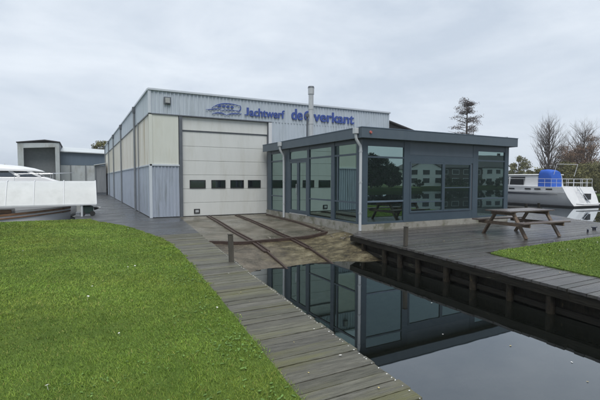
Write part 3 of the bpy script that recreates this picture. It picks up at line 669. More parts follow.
# ------------------------------------------------------------------ boats
def hull(L, B, H, D, sheer, n=22, transom=.82, bowfull=.55, rake=0., m=12):
    """sections along +X from stern (0) to bow (L); z=0 is the waterline"""
    secs = []
    for i in range(n + 1):
        u = i / n; x = L * u
        w = B / 2 * (transom + (1 - transom) * min(1, u / .35)) * (1 if u < bowfull else math.sqrt(max(0., 1 - ((u - bowfull) / (1 - bowfull)) ** 2.0)) * .985 + .015)
        top = H + sheer * u ** 2; k = -D * (1 if u < .7 else max(.02, 1 - ((u - .7) / .3) ** 2))
        xs = x
        s = []
        for j in range(m + 1):      # port sheer -> keel -> starboard sheer
            a = PI * j / m; yy = math.cos(a); zz = math.sin(a)
            y_ = w * math.copysign(abs(yy) ** .55, yy); z_ = top + (k - top) * zz ** .75
            xx = xs + rake * max(0, (1 - u * 4)) * ((z_ - k) / (top - k))
            s.append((xx, y_ * (.93 + .07 * min(1, max(0, (z_ - k) / (top - k)) * 1.3)), z_))
        secs.append(s)
    return secs
# white cruiser moored on the right
CR = thing('motor_cruiser', 'white motor cruiser with blue canvas cover moored stern-on beyond the deck', 'boat', (36.0, 18.05, ZW), math.radians(86)); CR.scale = (1.127,) * 3
secs = hull(11.0, 3.7, 1.42, .45, .25, transom=.93, rake=.95)
mb = MB(); mb.ring(secs); mb.build('hull', M['gel'], CR, smooth=True, local=True)
low = hull(11.03, 3.74, .10, .43, .04, transom=.93, rake=.1)
mb = MB(); mb.ring([[(x - .02, y, z) for x, y, z in s] for s in low]); mb.build('boot_top', M['boot'], CR, smooth=True, local=True)
def side_y(x, z):   # outer half breadth near height z
    u = x / 11.; return 3.7 / 2 * (.93 + .07 * min(1, u / .35)) + .0
for s in (-1, 1):
    mb = MB(); mb.box(.75, 9., s * 1.87 - .02, s * 1.87 + .02, 1.02, 1.10); mb.build('rubbing_strake', M['gel'], CR, local=True)
    mb = MB()
    mb.hexa([(1.2, s * 1.86 - .01, .86), (5.6, s * 1.86 - .01, .86), (5.6, s * 1.86 + .01, .86), (1.2, s * 1.86 + .01, .86), (1.2, s * 1.86 - .01, .88), (5.6, s * 1.86 - .01, .97), (5.6, s * 1.86 + .01, .97), (1.2, s * 1.86 + .01, .88)])
    mb.build('hull_stripe', M['gel_dk'], CR, local=True)
    for x in (1.6, 2.5, 3.3, 4.7):
        mb = MB(); mb.box(x, x + .5, s * 1.862 - .012, s * 1.862 + .012, 1.20, 1.31); mb.build('porthole', M['boat_glass'], CR, local=True, bevel=.02)
def cab(mb, x0, x1, w, z0, z1, rk0=.1, rk1=.6, tw=.85):
    mb.hexa([(x0, -w, z0), (x1, -w, z0), (x1, w, z0), (x0, w, z0), (x0 + rk0, -w * tw, z1), (x1 - rk1, -w * tw, z1), (x1 - rk1, w * tw, z1), (x0 + rk0, w * tw, z1)])
mb = MB(); cab(mb, 3.0, 9.4, 1.55, 1.4, 2.30, .05, 1.6, .9); mb.build('cabin', M['gel'], CR, local=True, bevel=.05)
mb = MB(); cab(mb, 2.97, 7.9, 1.52, 2.302, 2.38, .0, .3, .97); mb.build('cabin_roof', M['gel'], CR, local=True, bevel=.03)
for s in (-1, 1):
    mb = MB(); mb.hexa([(4.1, s * 1.545 - .012, 1.55), (7.9, s * 1.535 - .012, 1.58), (7.9, s * 1.535 + .012, 1.58), (4.1, s * 1.545 + .012, 1.55),
                        (4.1, s * 1.44 - .012, 2.18), (7.2, s * 1.44 - .012, 2.18), (7.2, s * 1.44 + .012, 2.18), (4.1, s * 1.44 + .012, 2.18)]); mb.build('side_window', M['boat_glass'], CR, local=True)
    mb = MB(); mb.box(5.4, 5.46, s * 1.50 - .07, s * 1.50 + .07, 1.55, 2.19); mb.build('window_bar', M['gel'], CR, local=True)
# aft deck canvas, rails, mast, transom details
mb = MB()
canv = []
for x, h in ((1.95, .9), (2.02, 1.16), (2.25, 1.28), (2.6, 1.33), (2.9, 1.30), (2.96, 1.2)):
    canv.append([(x, .88 + .60 * math.copysign(abs(math.cos(a)) ** .35, math.cos(a)), 1.40 + h * max(.0, math.sin(a)) ** .35) for a in np.linspace(0, PI, 13)])
mb.ring(canv); mb.build('canvas_cover', M['canvas'], CR, smooth=True, local=True)
mb = MB()
for s in (-1, 1):
    mb.tube([(.95, s * 1.68, 2.0), (2.9, s * 1.7, 2.02), (5.5, s * 1.72, 2.06)], .015, 6)
    for x in (.97, 1.4, 1.8, 2.3, 2.9, 4.0): mb.tube([(x, s * 1.7, 1.40), (x, s * 1.7, 2.0)], .011, 6)
    mb.tube([(.95, s * 1.68, 1.72), (2.9, s * 1.7, 1.74)], .014, 6)
mb.tube([(.95, -1.68, 2.0), (.95, 1.68, 2.0)], .022, 6); mb.tube([(.95, -1.68, 1.72), (.95, 1.68, 1.72)], .014, 6)
for y in (-1.1, -.5, .5, 1.1): mb.tube([(.95, y, 1.42), (.95, y, 2.0)], .016, 6)
mb.build('guard_rail', M['gel'], CR, local=True, smooth=True)
mb = MB(); mb.tube([(2.0, -1.2, 2.2), (1.75, -1.2, 3.1)], .016, 6); mb.tube([(2.0, 1.2, 2.2), (1.75, 1.2, 3.1)], .016, 6); mb.tube([(1.75, -1.2, 3.1), (1.75, 1.2, 3.1)], .016, 6)
mb.build('mast_arch', M['gel'], CR, local=True, smooth=True)
mb = MB(); mb.box(-.45, .1, -1.5, 1.5, .22, .29); mb.build('swim_platform', M['gel'], CR, local=True, bevel=.02)
mb = MB(); mb.box(.30, .62, -.5, -.15, .52, .95); mb.build('transom_hatch', M['black'], CR, local=True)
mb = MB()
for y in (.25, .55): mb.tube([(-.1, y, .3), (.2, y, .7), (.75, y, 1.5)], .018, 6)
for z in (.45, .7, .95, 1.2): mb.tube([((z - .3) * .72, .25, z), ((z - .3) * .72, .55, z)], .015, 6)
mb.build('stern_ladder', M['steel'], CR, local=True, smooth=True)

# landing stage next to the cruiser
t = thing('landing_stage', 'low dark landing stage in the water beside the white cruiser', 'landing stage', (27.5, 19.5, ZW))
MB().box(26.6, 28.2, 17.2, 25., -.40, -.30).build('boards', M['quay'], t)
for x in (26.7, 28.1):
    for y in (17.4, 21., 24.6): MB().tube([(x, y, -1.75), (x, y, .0)], .09, 8).build('pile', M['pile'], t, smooth=True)

# tarp-covered wooden boat on the left
C1 = thing('boat_cover', 'long white tarpaulin cover stretched on a frame over the wooden boat', 'boat cover', (-1.5, 20.4, 0))
mb = MB()
xs_ = [-7.6, -6.6, -5.6, -4.6, -3.65, -2.65, -1.7, -.62, .62]
segs = []
for i, x in enumerate(xs_):
    pass
N_ = 7
grid = []
for i, (xa, xb) in enumerate(zip(xs_, xs_[1:])):
    for q in range(N_):
        u = q / N_; sag = .035 * math.sin(PI * u) ** 1.0
        grid.append((lerp(xa, xb, u), sag))
grid.append((xs_[-1], 0))
out = []; inn = []
for x, sag in grid:
    prof = [(20.02, .53), (20.06, .60), (20.35, 1.08 - sag), (20.68, 1.47 - sag), (20.95, 1.52), (21.3, 1.46 - sag), (21.75, .98 - sag), (22.1, .50)]
    out.append([(x, y, z) for y, z in prof] + [(x, y - .0 + (.02 if y < 21 else -.02), z - .03) for y, z in prof[::-1]])
mb.ring(out); mb.build('tarp', M['tarp'], C1, smooth=True)
for x in xs_[1:]:
    mb = MB(); mb.tube([(x, 20.0, .52), (x, 20.05, .61), (x, 20.34, 1.10), (x, 20.67, 1.49), (x, 20.95, 1.54), (x, 21.3, 1.48), (x, 21.76, 1.0), (x, 22.12, .5)], .02, 6); mb.build('hoop', M['white_trim'], C1, smooth=True)
mb = MB(); mb.box(-7.6, .62, 19.985, 20.03, .48, .535); mb.build('eave_rail', M['white_trim'], C1)
for x in (.05, -7.5):
    for y in (20.05, 22.05): mb = MB(); mb.tube([(x, y, -1.75), (x, y, .5)], .05, 8); mb.build('post', M['pipe'], C1, smooth=True)
BW = thing('wooden_boat', 'open boat with varnished wooden gunwale lying under the white tarpaulin cover', 'boat', (-7.3, 21.0, -.44), math.radians(0))
secs = hull(6.9, 1.9, .46, .6, .36, transom=.75, bowfull=.4)
mb = MB(); mb.ring(secs); mb.build('hull', M['gel'], BW, smooth=True, local=True)
def strake(mb, z_off, th, wd, secs):
    for a, b in zip(secs, secs[1:]):
        for j in (0, -1):
            p, q_ = a[j], b[j]; sy = 1 if j == 0 else -1
            if abs(p[0] - q_[0]) < 1e-6: continue
            mb.beam((p[0], p[1] + sy * wd * .3, p[2] + z_off), (q_[0], q_[1] + sy * wd * .3, q_[2] + z_off), wd, th)
mb = MB(); strake(mb, -.03, .08, .06, secs); mb.build('gunwale', M['varnish'], BW, local=True)
mb = MB(); strake(mb, -.17, .05, .05, secs); mb.build('rubbing_strake', M['varnish'], BW, local=True)
mb = MB(); mb.box(.6, 4.8, -.55, .55, .63, .78); mb.build('deck_house', M['varnish'], BW, local=True, bevel=.03)
# dark green trolley beneath the cover's end
tr = thing('engine_trolley', 'dark green wheeled machine under the right end of the white tarpaulin', 'trolley', (.33, 20.3, 0))
MB().box(.02, .5, 20.1, 20.7, .10, .42).build('body', M['green_paint'], tr, bevel=.04)
MB().box(.10, .42, 20.2, 20.6, .421, .49).build('lid', M['green_paint'], tr, bevel=.02)
for x in (.08, .46): MB().tube([(x - .0, 20.06, .11), (x, 20.09, .11)], .11, 14).build('wheel', M['rubber'], tr, smooth=True)
MB().tube([(.52, 20.3, .30), (.62, 20.3, .32), (.72, 20.3, .33)], [.07, .06, .02], 10).build('hub', M['rubber'], tr, smooth=True)
MB().tube([(.5, 20.5, .36), (.8, 20.5, .34)], .015, 6).build('handle', M['galv'], tr, smooth=True)
struct('path', MB().prism([(-.2, 18.75), (.56, 18.5), (.56, 23), (-.2, 23)], -1.2, -.004), M['asphalt'])

tag(MB().box(-9, .34, 30.7, 30.99, -1.2, .25).build('quay_wall', M['shed_grey']), 'pale concrete quay wall behind the white cabin cruiser', 'quay wall')
# white cruiser behind the cover
CL = thing('cabin_cruiser', 'white cabin cruiser with raked windscreen behind the white tarpaulin cover', 'boat', (-9.6, 27.3, -.44), 0)
secs = hull(9.4, 3.0, 1.62, .7, .28, transom=.9)
mb = MB(); mb.ring(secs); mb.build('hull', M['gel'], CL, smooth=True, local=True)
mb = MB(); cab(mb, 1.4, 9.25, 1.25, 1.66, 2.16, .1, 1.35, .92); mb.build('coachroof', M['gel'], CL, local=True, bevel=.06)
mb = MB(); cab(mb, 1.6, 7.75, 1.13, 2.162, 2.47, .2, .6, .92); f = mb.build('wheelhouse_window', M['boat_glass'], CL, local=True)
for s in (-1, 1):
    for x, dx in ((1.7, .1), (3.6, .0), (5.0, -.2), (5.9, -.3), (6.8, -.45), (7.75, -.6)): MB().beam((x, s * 1.13, 2.162), (x + dx, s * 1.045, 2.475), .045, .12, up=(1, 0, 0)).build('window_pillar', M['gel'], CL, local=True)
MB().beam((7.77, 0, 2.162), (7.17, 0, 2.475), .05, .05).build('window_pillar', M['gel'], CL, local=True)
mb = MB(); rf = []
for x, w, z0, h in ((.2, 1.0, 2.48, .06), (1.2, 1.15, 2.48, .24), (2.6, 1.22, 2.48, .36), (4.4, 1.25, 2.475, .41), (5.8, 1.24, 2.47, .38), (6.8, 1.18, 2.465, .29), (7.4, 1.08, 2.46, .18), (7.75, .95, 2.455, .07), (7.85, .85, 2.45, .01)):
    rf.append([(x, w * math.copysign(abs(math.cos(a)) ** .6, math.cos(a)), z0 + max(0., h * max(0., math.sin(a)) ** .6)) for a in np.linspace(0, PI, 13)])
mb.ring(rf); mb.build('wheelhouse_roof', M['gel'], CL, smooth=True, local=True)
mb = MB()
for s in (-1, 1):
    mb.tube([(6.6, s * 1.36, 2.3), (8.2, s * 1.12, 2.36), (9.3, 0, 2.42)], .012, 5)
    for x, y, z in ((6.6, 1.36, 2.3), (8.2, 1.12, 2.36)): mb.tube([(x, s * y, 1.85), (x, s * y, z)], .012, 5)
mb.build('guard_rail', M['steel'], CL, local=True)
mb = MB(); mb.tube([(5.6, 0, 2.84), (5.6, 0, 3.02)], .025, 6); mb.build('mast', M['steel'], CL, local=True)
# masts of a further boat far left
SB = thing('sailing_boat', 'pale boat with low mast and boom at the far left behind the cruiser', 'boat', (-11.5, 40, 0))
secs = hull(7, 2.4, 1.1, .3, .2)
o = MB(); o.ring(secs); h = o.build('hull', M['gel'], SB, smooth=True, local=True)
MB().tube([(3.5, 0, 1.1), (3.5, 0, 4.0)], .05, 8).build('mast', M['steel'], SB, local=True); MB().tube([(.5, 0, 3.3), (3.5, 0, 2.6), (6.6, 0, 2.5)], .045, 8).build('boom', M['gel'], SB, local=True)

# ------------------------------------------------------------------ sheds far left
S = thing('boat_shed', 'big boat shed with a wide open front and dark blue side beyond the boats', 'shed', (-4, 55, 0))
xa, xb = -6.0, -2.0
MB().box(xa, xa + .55, 55, 55.3, 0, 5.6).build('front_post', M['shed_grey'], S); MB().box(xb - .42, xb, 55, 55.3, 0, 5.75).build('front_post', M['shed_grey'], S)
mb = MB(); mb.hexa([(xa + .55, 55, 5.06), (xb - .42, 55, 5.26), (xb - .42, 55.3, 5.26), (xa + .55, 55.3, 5.06), (xa + .55, 55, 5.6), (xb - .42, 55, 5.75), (xb - .42, 55.3, 5.75), (xa + .55, 55.3, 5.6)]); mb.build('lintel', M['shed_grey'], S)
mb = MB(); mb.add([(xa - .1, 54.9, 5.62), (-3.4, 54.9, 5.98), (xb + .1, 54.9, 5.80), (xb + .1, 72, 5.80), (-3.4, 72, 5.98), (xa - .1, 72, 5.62), (xa - .1, 54.9, 5.72), (-3.4, 54.9, 6.08), (xb + .1, 54.9, 5.9), (xb + .1, 72, 5.9), (-3.4, 72, 6.08), (xa - .1, 72, 5.72)],
       [(0, 1, 2, 8, 7, 6), (6, 7, 10, 11), (7, 8, 9, 10), (5, 4, 1, 0), (4, 3, 2, 1), (3, 4, 5, 11, 10, 9), (2, 3, 9, 8), (5, 0, 6, 11)]); mb.build('roof', M['tiles'], S)
mb = MB(); mb.box(xa + .01, xa + .2, 55.31, 71.9, 0, 5.6); mb.box(xb - .2, xb - .01, 55.31, 71.9, 0, 5.75); mb.box(xa + .21, xb - .21, 71.7, 71.9, 0, 5.6); mb.build('inner_wall', M['shed_in'], S)
MB().box(xa + .21, xb - .21, 56.2, 56.3, 0, 5.58).build('opening_backing', M['shed_in'], S)  # added panel close behind the opening, so the interior reads grey, not black
A = thing('side_shed', 'long lower shed with pale roof and dark blue cladding between boat shed and workshop', 'shed', (.5, 57, 0))
MB().box(xb + .02, 7.0, 57, 57.2, 3.30, 4.85).build('cladding', M['shed_blue'], A)
MB().box(xb + .02, 7.0, 57.02, 57.18, 0, 3.297).build('lower_wall', M['shed_grey'], A)
mb = MB(); mb.hexa([(xb + .02, 56.7, 4.86), (7.2, 56.7, 4.60), (7.2, 63, 5.45), (xb + .02, 63, 5.75), (xb + .02, 56.7, 4.96), (7.2, 56.7, 4.70), (7.2, 63, 5.55), (xb + .02, 63, 5.85)]); mb.build('roof', M['shed_roof'], A)
for x in (-1.0, .6, 2.2): MB().box(x, x + .12, 56.9, 56.998, 0, 3.3).build('wall_post', M['shed_in'], A)
g = thing('garden_shed', 'small grey boarded shed standing at the far end of the workshop side', 'shed', (2, 46.5, 0))
mb = MB(); corr(mb, 'x', 1.42, 2.38, 46.5, .25, 2.98, .12, .015, -1); mb.box(1.42, 2.38, 46.51, 49.5, .25, 2.98); mb.build('wall', M['grey_shed'], g)
MB().box(1.44, 2.38, 46.52, 49.5, 0, .249).build('base', M['dark_frame'], g)
mb = MB(); mb.hexa([(1.3, 46.3, 2.99), (2.42, 46.3, 3.2), (2.42, 49.6, 3.2), (1.3, 49.6, 2.99), (1.3, 46.3, 3.06), (2.42, 46.3, 3.27), (2.42, 49.6, 3.27), (1.3, 49.6, 3.06)]); mb.build('roof', M['shed_roof'], g)
MB().box(1.405, 1.47, 46.44, 46.49, .25, 2.98).build('corner_board', M['dark_frame'], g)

# ------------------------------------------------------------------ vegetation
def leaves(mb, cx, cy, cz, rx_, ry_, rz_, n, s, tint=(.7, 1.2), shell=.45):
    t = random.uniform(*tint)
    for _ in range(n):
        d = rng.normal(size=3); d /= np.linalg.norm(d); r = random.uniform(shell, 1) ** .7
        p = np.array([cx + d[0] * rx_ * r, cy + d[1] * ry_ * r, cz + d[2] * rz_ * r])
        a = rng.normal(size=3); a /= np.linalg.norm(a); b = np.cross(a, rng.normal(size=3)); b /= np.linalg.norm(b)
        k = s * random.uniform(.6, 1.3)
        tt = t * random.uniform(.8, 1.2)
        mb.add([p - a * k, p + b * k * .6, p + a * k, p - b * k * .6], [(0, 1, 2, 3)], tt)
def branch(mb, p, d, L, r, depth, tw, spread=.5, up=.15, tips=None, seg=4, nk=(2, 4)):
    pts = [np.array(p, float)]; rs = [r]; d = np.array(d, float)
    for i in range(seg):
        d = d + rng.normal(size=3) * .10 + np.array([0, 0, up * .25]); d /= np.linalg.norm(d)
        pts.append(pts[-1] + d * L / seg); rs.append(r * (1 - .55 * (i + 1) / seg))
    (mb if r > tw[0] else tw[1]).tube([tuple(q) for q in pts], rs, 6 if r > .04 else 3, cap=False)
    if tips is not None: tips.append(pts[-1])
    if depth > 0:
        for _ in range(random.randint(*nk) + (1 if depth > 1 else 2)):
            i = random.randint(1, seg); a = rng.normal(size=3); a -= d * a.dot(d); a /= np.linalg.norm(a)
            nd = d * random.uniform(.55, 1.) + a * spread * random.uniform(.6, 1.4); nd[2] += up; nd /= np.linalg.norm(nd)
            branch(mb, pts[i], nd, L * random.uniform(.5, .78), rs[i] * .55, depth - 1, tw, spread, up, tips, max(2, seg - 1), nk)

def bare_tree(x, y, h, label, name='bare_tree', r=.16, spread=.5, upz=.3, base=0., depth=4, L0=.2):
    t = thing(name, label, 'tree', (x, y, base), group='trees on the far bank')
    tr, tw = MB(), MB()
    pts = [(x + random.uniform(-.02, .02) * h * i / 6, y + random.uniform(-.02, .02) * h * i / 6, base + h * .92 * i / 6) for i in range(7)]
    tr.tube(pts, [r * (1 - .88 * i / 6) for i in range(7)], 8)
    for k in range(60):
        f = random.uniform(.12, .95); z = base + h * .92 * f; i = min(5, int(f * 6)); u = f * 6 - i
        px, py = lerp(pts[i][0], pts[i + 1][0], u), lerp(pts[i][1], pts[i + 1][1], u)
        a = random.uniform(0, 2 * PI); e = random.uniform(.75, 1.2)
        Lb = h * L0 * (1.25 - .8 * f) * random.uniform(.7, 1.2)
        branch(tr, (px, py, z), (math.cos(a) * math.cos(e), math.sin(a) * math.cos(e), math.sin(e)), Lb * 1.3, r * .34 * (1.1 - .7 * f), 2, (.035, tw), spread, upz, None, 4)
    tr.build('trunk', M['bark'], t, smooth=True); tw.build('crown', M['twig'], t)
    return t
bare_tree(46.9, 28.0, 8.5, 'tall leafless tree on the far bank behind the white cruiser', base=.06, r=.2, L0=.22)
# sparse layered tree rising over the pavilion roof
t = thing('larch_tree', 'sparse brown larch with layered branches rising above the pavilion roof', 'tree', (42.9, 36, .06), group=None)
tr, cr = MB(), MB()
tr.tube([(42.9, 36, 0), (42.85, 36, 6), (42.95, 36.05, 11.0)], [.26, .16, .03], 8)
for tier in range(17):
    z = 4.2 + tier * .42 + random.uniform(-.1, .1); f = (z - 4.2) / 7.0; R_ = lerp(4.7, .6, f ** 1.0) 
    for k in range(random.randint(3, 6)):
        a = random.uniform(0, 2 * PI); Rr = R_ * random.uniform(.3, 1.2); c, s = math.cos(a), math.sin(a)
        z2 = z + random.uniform(-.25, .25); lift = random.uniform(.1, .7); p = [(42.9, 36, z2), (42.9 + c * Rr * .5, 36 + s * Rr * .5, z2 + lift * .4), (42.9 + c * Rr, 36 + s * Rr, z2 + lift)]
        tr.tube(p, [.045, .03, .012], 4, cap=False)
        for q in range(3):
            u = random.uniform(.35, 1.05)
            leaves(cr, 42.9 + c * Rr * u, 36 + s * Rr * u, z2 + lift * u, .62, .62, .26, 44, .06, (.6, 1.25), .1)
tr.build('trunk', M['bark'], t, smooth=True); cr.build('crown', M['leaf_purple'], t)

def leafy_tree(name, x, y, h, w, mat, label, base=.06, n=34, s=.16, group='trees on the far bank', cat='tree', per=110, lowf=.3, trunk_r=.2):
    t = thing(name, label, cat, (x, y, base), group=group)
    tr, cr, tw = MB(), MB(), MB()
    tr.tube([(x, y, base - .05), (x + .1, y, base + h * .4), (x, y + .1, base + h * .75)], [trunk_r, trunk_r * .6, trunk_r * .25], 7)
    for i in range(n):
        a = random.uniform(0, 2 * PI); f = random.uniform(lowf, 1.); rr = w * math.sqrt(random.random()) * math.sqrt(max(.05, 1 - ((f - .5) / .55) ** 2))
        px, py, pz = x + math.cos(a) * rr, y + math.sin(a) * rr, base + h * f * random.uniform(.9, 1.03)
        tr.tube([(x, y, base + h * f * .55), (lerp(x, px, .5), lerp(y, py, .5), lerp(base + h * f * .55, pz, .6)), (px, py, pz)], [trunk_r * .25, trunk_r * .15, .012], 4, cap=False)
        k = random.uniform(.6, 1.2) * w * .30
        leaves(cr, px, py, pz, k, k, k * .75, per, s, (.6, 1.3), .2)
    tr.build('trunk', M['bark'], t, smooth=True); cr.build('crown', mat, t)
    return t
leafy_tree('russet_tree', 62.4, 31.6, 7.2, 3.2, M['leaf_brown'], 'russet leaved tree behind the hedge at the right edge', n=44, s=.075, per=150)
leafy_tree('russet_tree', 57.5, 31.5, 5.4, 2.6, M['leaf_brown'], 'lower russet tree between the leafless tree and the right edge', n=36, s=.075, per=150)
leafy_tree('russet_tree', 60.2, 33.0, 6.4, 2.8, M['leaf_brown'], 'middle russet tree above the olive shrubs at the right edge', n=40, s=.075, per=170)
bare_tree(64.5, 33.5, 9.6, 'wide leafless tree above the russet trees at the right edge', base=.06, r=.22, L0=.25)
for i, (x, y, h, w, lab) in enumerate(((48.8, 27.2, 3.3, 2.3, 'olive shrub right behind the blue canvas of the cruiser'), (52.0, 27.5, 3.3, 2.6, 'olive shrub behind the cruiser, left of the stern rail end'),
                                       (55.4, 27.6, 3.6, 2.7, 'olive shrub behind the cruiser stern rail'), (58.6, 27.0, 3.7, 2.8, 'broad olive shrub beside the cruiser stern at the right edge'), (45.6, 28.5, 2.6, 1.8, 'low olive shrub at the foot of the leafless tree'))):
    leafy_tree('olive_shrub', x, y, h, w, M['leaf_olive'], lab, n=64, s=.08, group='shrubs on the far bank', cat='shrub', per=150, lowf=.06, trunk_r=.1)
leafy_tree('small_conifer', 66, 44.5, 5.2, 2.2, M['leaf_olive'], 'small faded tree just right of the pavilion beyond the cruiser cabin', n=44, s=.10, per=120, lowf=.1)
leafy_tree('small_tree', 3.0, 66, 7.0, 1.9, M['leaf_olive'], 'small green tree peeping over the shed beside the workshop', n=60, s=.10, per=110, lowf=.5, group=None)
# low hedge in front of the far shed
mb = MB()
for i in range(40): leaves(mb, lerp(-1.6, .35, i / 39) , 40 + random.uniform(-.3, .3), random.uniform(.3, 1.15), .35, .35, .3, 60, .07, (.7, 1.3), .2)
hd = thing('hedge', 'low green hedge behind the white tarpaulin in front of the far shed', 'hedge', (-.6, 40, 0)); mb.build('foliage', M['leaf_green'], hd)
# distant belt of woodland beyond the water
mb = MB()
for i in range(150):
    a = random.uniform(-.9, 1.35); R_ = random.uniform(150, 230); x, y = R_ * math.sin(a), R_ * math.cos(a)
    h = random.uniform(3, 6.5); leaves(mb, x, y, h * .5, random.uniform(5, 9), 4, h * .55, 130, .55, (.6, 1.2), .1)
for i in range(70):
    x = random.uniform(80, 190); y = random.uniform(45, 75) + x * .15; h = random.uniform(3, 6); leaves(mb, x, y, h * .5, 4, 4, h * .5, 120, .4, (.6, 1.2), .1)
tag(mb.build('woodland', M['leaf_olive']), 'distant belt of faded trees along the horizon', 'woodland', kind='stuff')

# ------------------------------------------------------------------ houses across the water, mirrored in the windows
def house(x, y, w, d, eaves, ridge, rot, label, gable=True, nwin=3, wall='render'):
    h = thing('house', label, 'house', (x, y, .06), rot, 'houses mirrored in the pavilion windows')
    mb = MB(); mb.add([(-w / 2, 0, 0), (w / 2, 0, 0), (w / 2, 0, eaves), (0, 0, ridge), (-w / 2, 0, eaves), (-w / 2, -d, 0), (w / 2, -d, 0), (w / 2, -d, eaves), (0, -d, ridge), (-w / 2, -d, eaves)] if gable else
                      [(-w / 2, 0, 0), (w / 2, 0, 0), (w / 2, 0, eaves), (w / 2, -d / 2, ridge), (-w / 2, 0, eaves), (-w / 2, -d, 0), (w / 2, -d, 0), (w / 2, -d, eaves), (-w / 2, -d / 2, ridge), (-w / 2, -d, eaves)],
                      [(0, 1, 2, 3, 4), (9, 8, 7, 6, 5), (1, 6, 7, 2), (0, 4, 9, 5)] if gable else [(0, 1, 2, 4), (9, 7, 6, 5), (1, 6, 7, 3, 2), (0, 4, 8, 9, 5)])
    mb.build('wall', M[wall], h, local=True)
    mb = MB()
    if gable:
        for s in (-1, 1): mb.hexa([(s * (w / 2 + .3), .3, eaves - .2), (s * .003, .3, ridge + .02), (s * .003, -d - .3, ridge + .02), (s * (w / 2 + .3), -d - .3, eaves - .2), (s * (w / 2 + .3), .3, eaves), (s * .003, .3, ridge + .25), (s * .003, -d - .3, ridge + .25), (s * (w / 2 + .3), -d - .3, eaves)])
    else:
        for s in (0, 1):
            ya, yb = (.4, -d / 2 + .003) if s == 0 else (-d - .4, -d / 2 - .003)
            mb.hexa([(-w / 2 - .3, ya, eaves - .15), (w / 2 + .3, ya, eaves - .15), (w / 2 + .3, yb, ridge + .02), (-w / 2 - .3, yb, ridge + .02), (-w / 2 - .3, ya, eaves + .05), (w / 2 + .3, ya, eaves + .05), (w / 2 + .3, yb, ridge + .25), (-w / 2 - .3, yb, ridge + .25)])
    rf = mb.build('roof', M['tiles'], h, local=True)
    MB().box(w * .22, w * .22 + .7, -d * .55, -d * .55 + .7, ridge - 1.2, ridge + .9).build('chimney', M['tiles'], rf, local=True)
    for fl in range(2):
        for k in range(nwin):
            cx = (k + .5) / nwin * w - w / 2; z0 = .7 + fl * (eaves / 2 - .1)
            mb = MB(); mb.box(cx - w / nwin * .30, cx + w / nwin * .30, .003, .06, z0, z0 + 1.35); f = mb.build('window', M['gel'], h, local=True)
            MB().box(cx - w / nwin * .30 + .08, cx + w / nwin * .30 - .08, .061, .07, z0 + .08, z0 + 1.27).build('pane', M['black'], f, local=True)
house(78.0, -57, 10.0, 9, 4.3, 6.6, .3, 'white two-storey gabled house mirrored in the left of the two middle windows', True, 3)
house(92, -58, 13, 9, 4.9, 8.0, .3, 'dark brick terrace house mirrored in the right middle window', False, 4, 'bark')
house(106, -57, 14, 9, 5.2, 8.6, .3, 'white terrace with many windows mirrored in the rightmost pane', False, 5)
house(122, -57, 14, 9, 5.0, 8.4, .3, 'far white terrace at the end of the mirrored row', False, 5)
for i, (x, y, h, w, m) in enumerate(((48, -41, 6.6, 3.6, 'leaf_dark'), (52, -46, 4.6, 3.4, 'leaf_dark'), (57.5, -47, 4.6, 2.6, 'leaf_dark'), (67.5, -57, 4.2, 2.0, 'leaf_dark'), (87, -66, 8.6, 3.6, 'leaf_dark'), (99, -66, 8.0, 3.6, 'leaf_dark'), (43, -50, 3.4, 4, 'leaf_dark'))):
    leafy_tree('dark_tree', x, y, h, w, M[m], ['tall pointed dark tree mirrored in the leftmost front pane', 'lower dark tree beside the tall one in the leftmost pane reflection', 'dark tree mirrored near the frame of the middle window', 'dark tree at the left gable of the mirrored white house', 'dark tree rising behind the mirrored terrace house', 'dark tree behind the many-windowed mirrored terrace', 'low wide dark tree left of the tall mirrored tree'][i], n=44, s=.17, per=170, lowf=.12, group='trees mirrored in the pavilion windows')

for i, x in enumerate((72.5, 81.5, 86, 94, 99, 104, 111)):
    leafy_tree('bank_shrub', x, -53.8 + (i % 3) * .3, 1.5 + (i % 2) * .8, 1.5 + (i % 3) * .5, M['leaf_dark'], 'dark shrub on the bank before the mirrored white houses', n=12, s=.2, per=60, lowf=.1, group='shrubs before the mirrored houses', cat='shrub', trunk_r=.08)
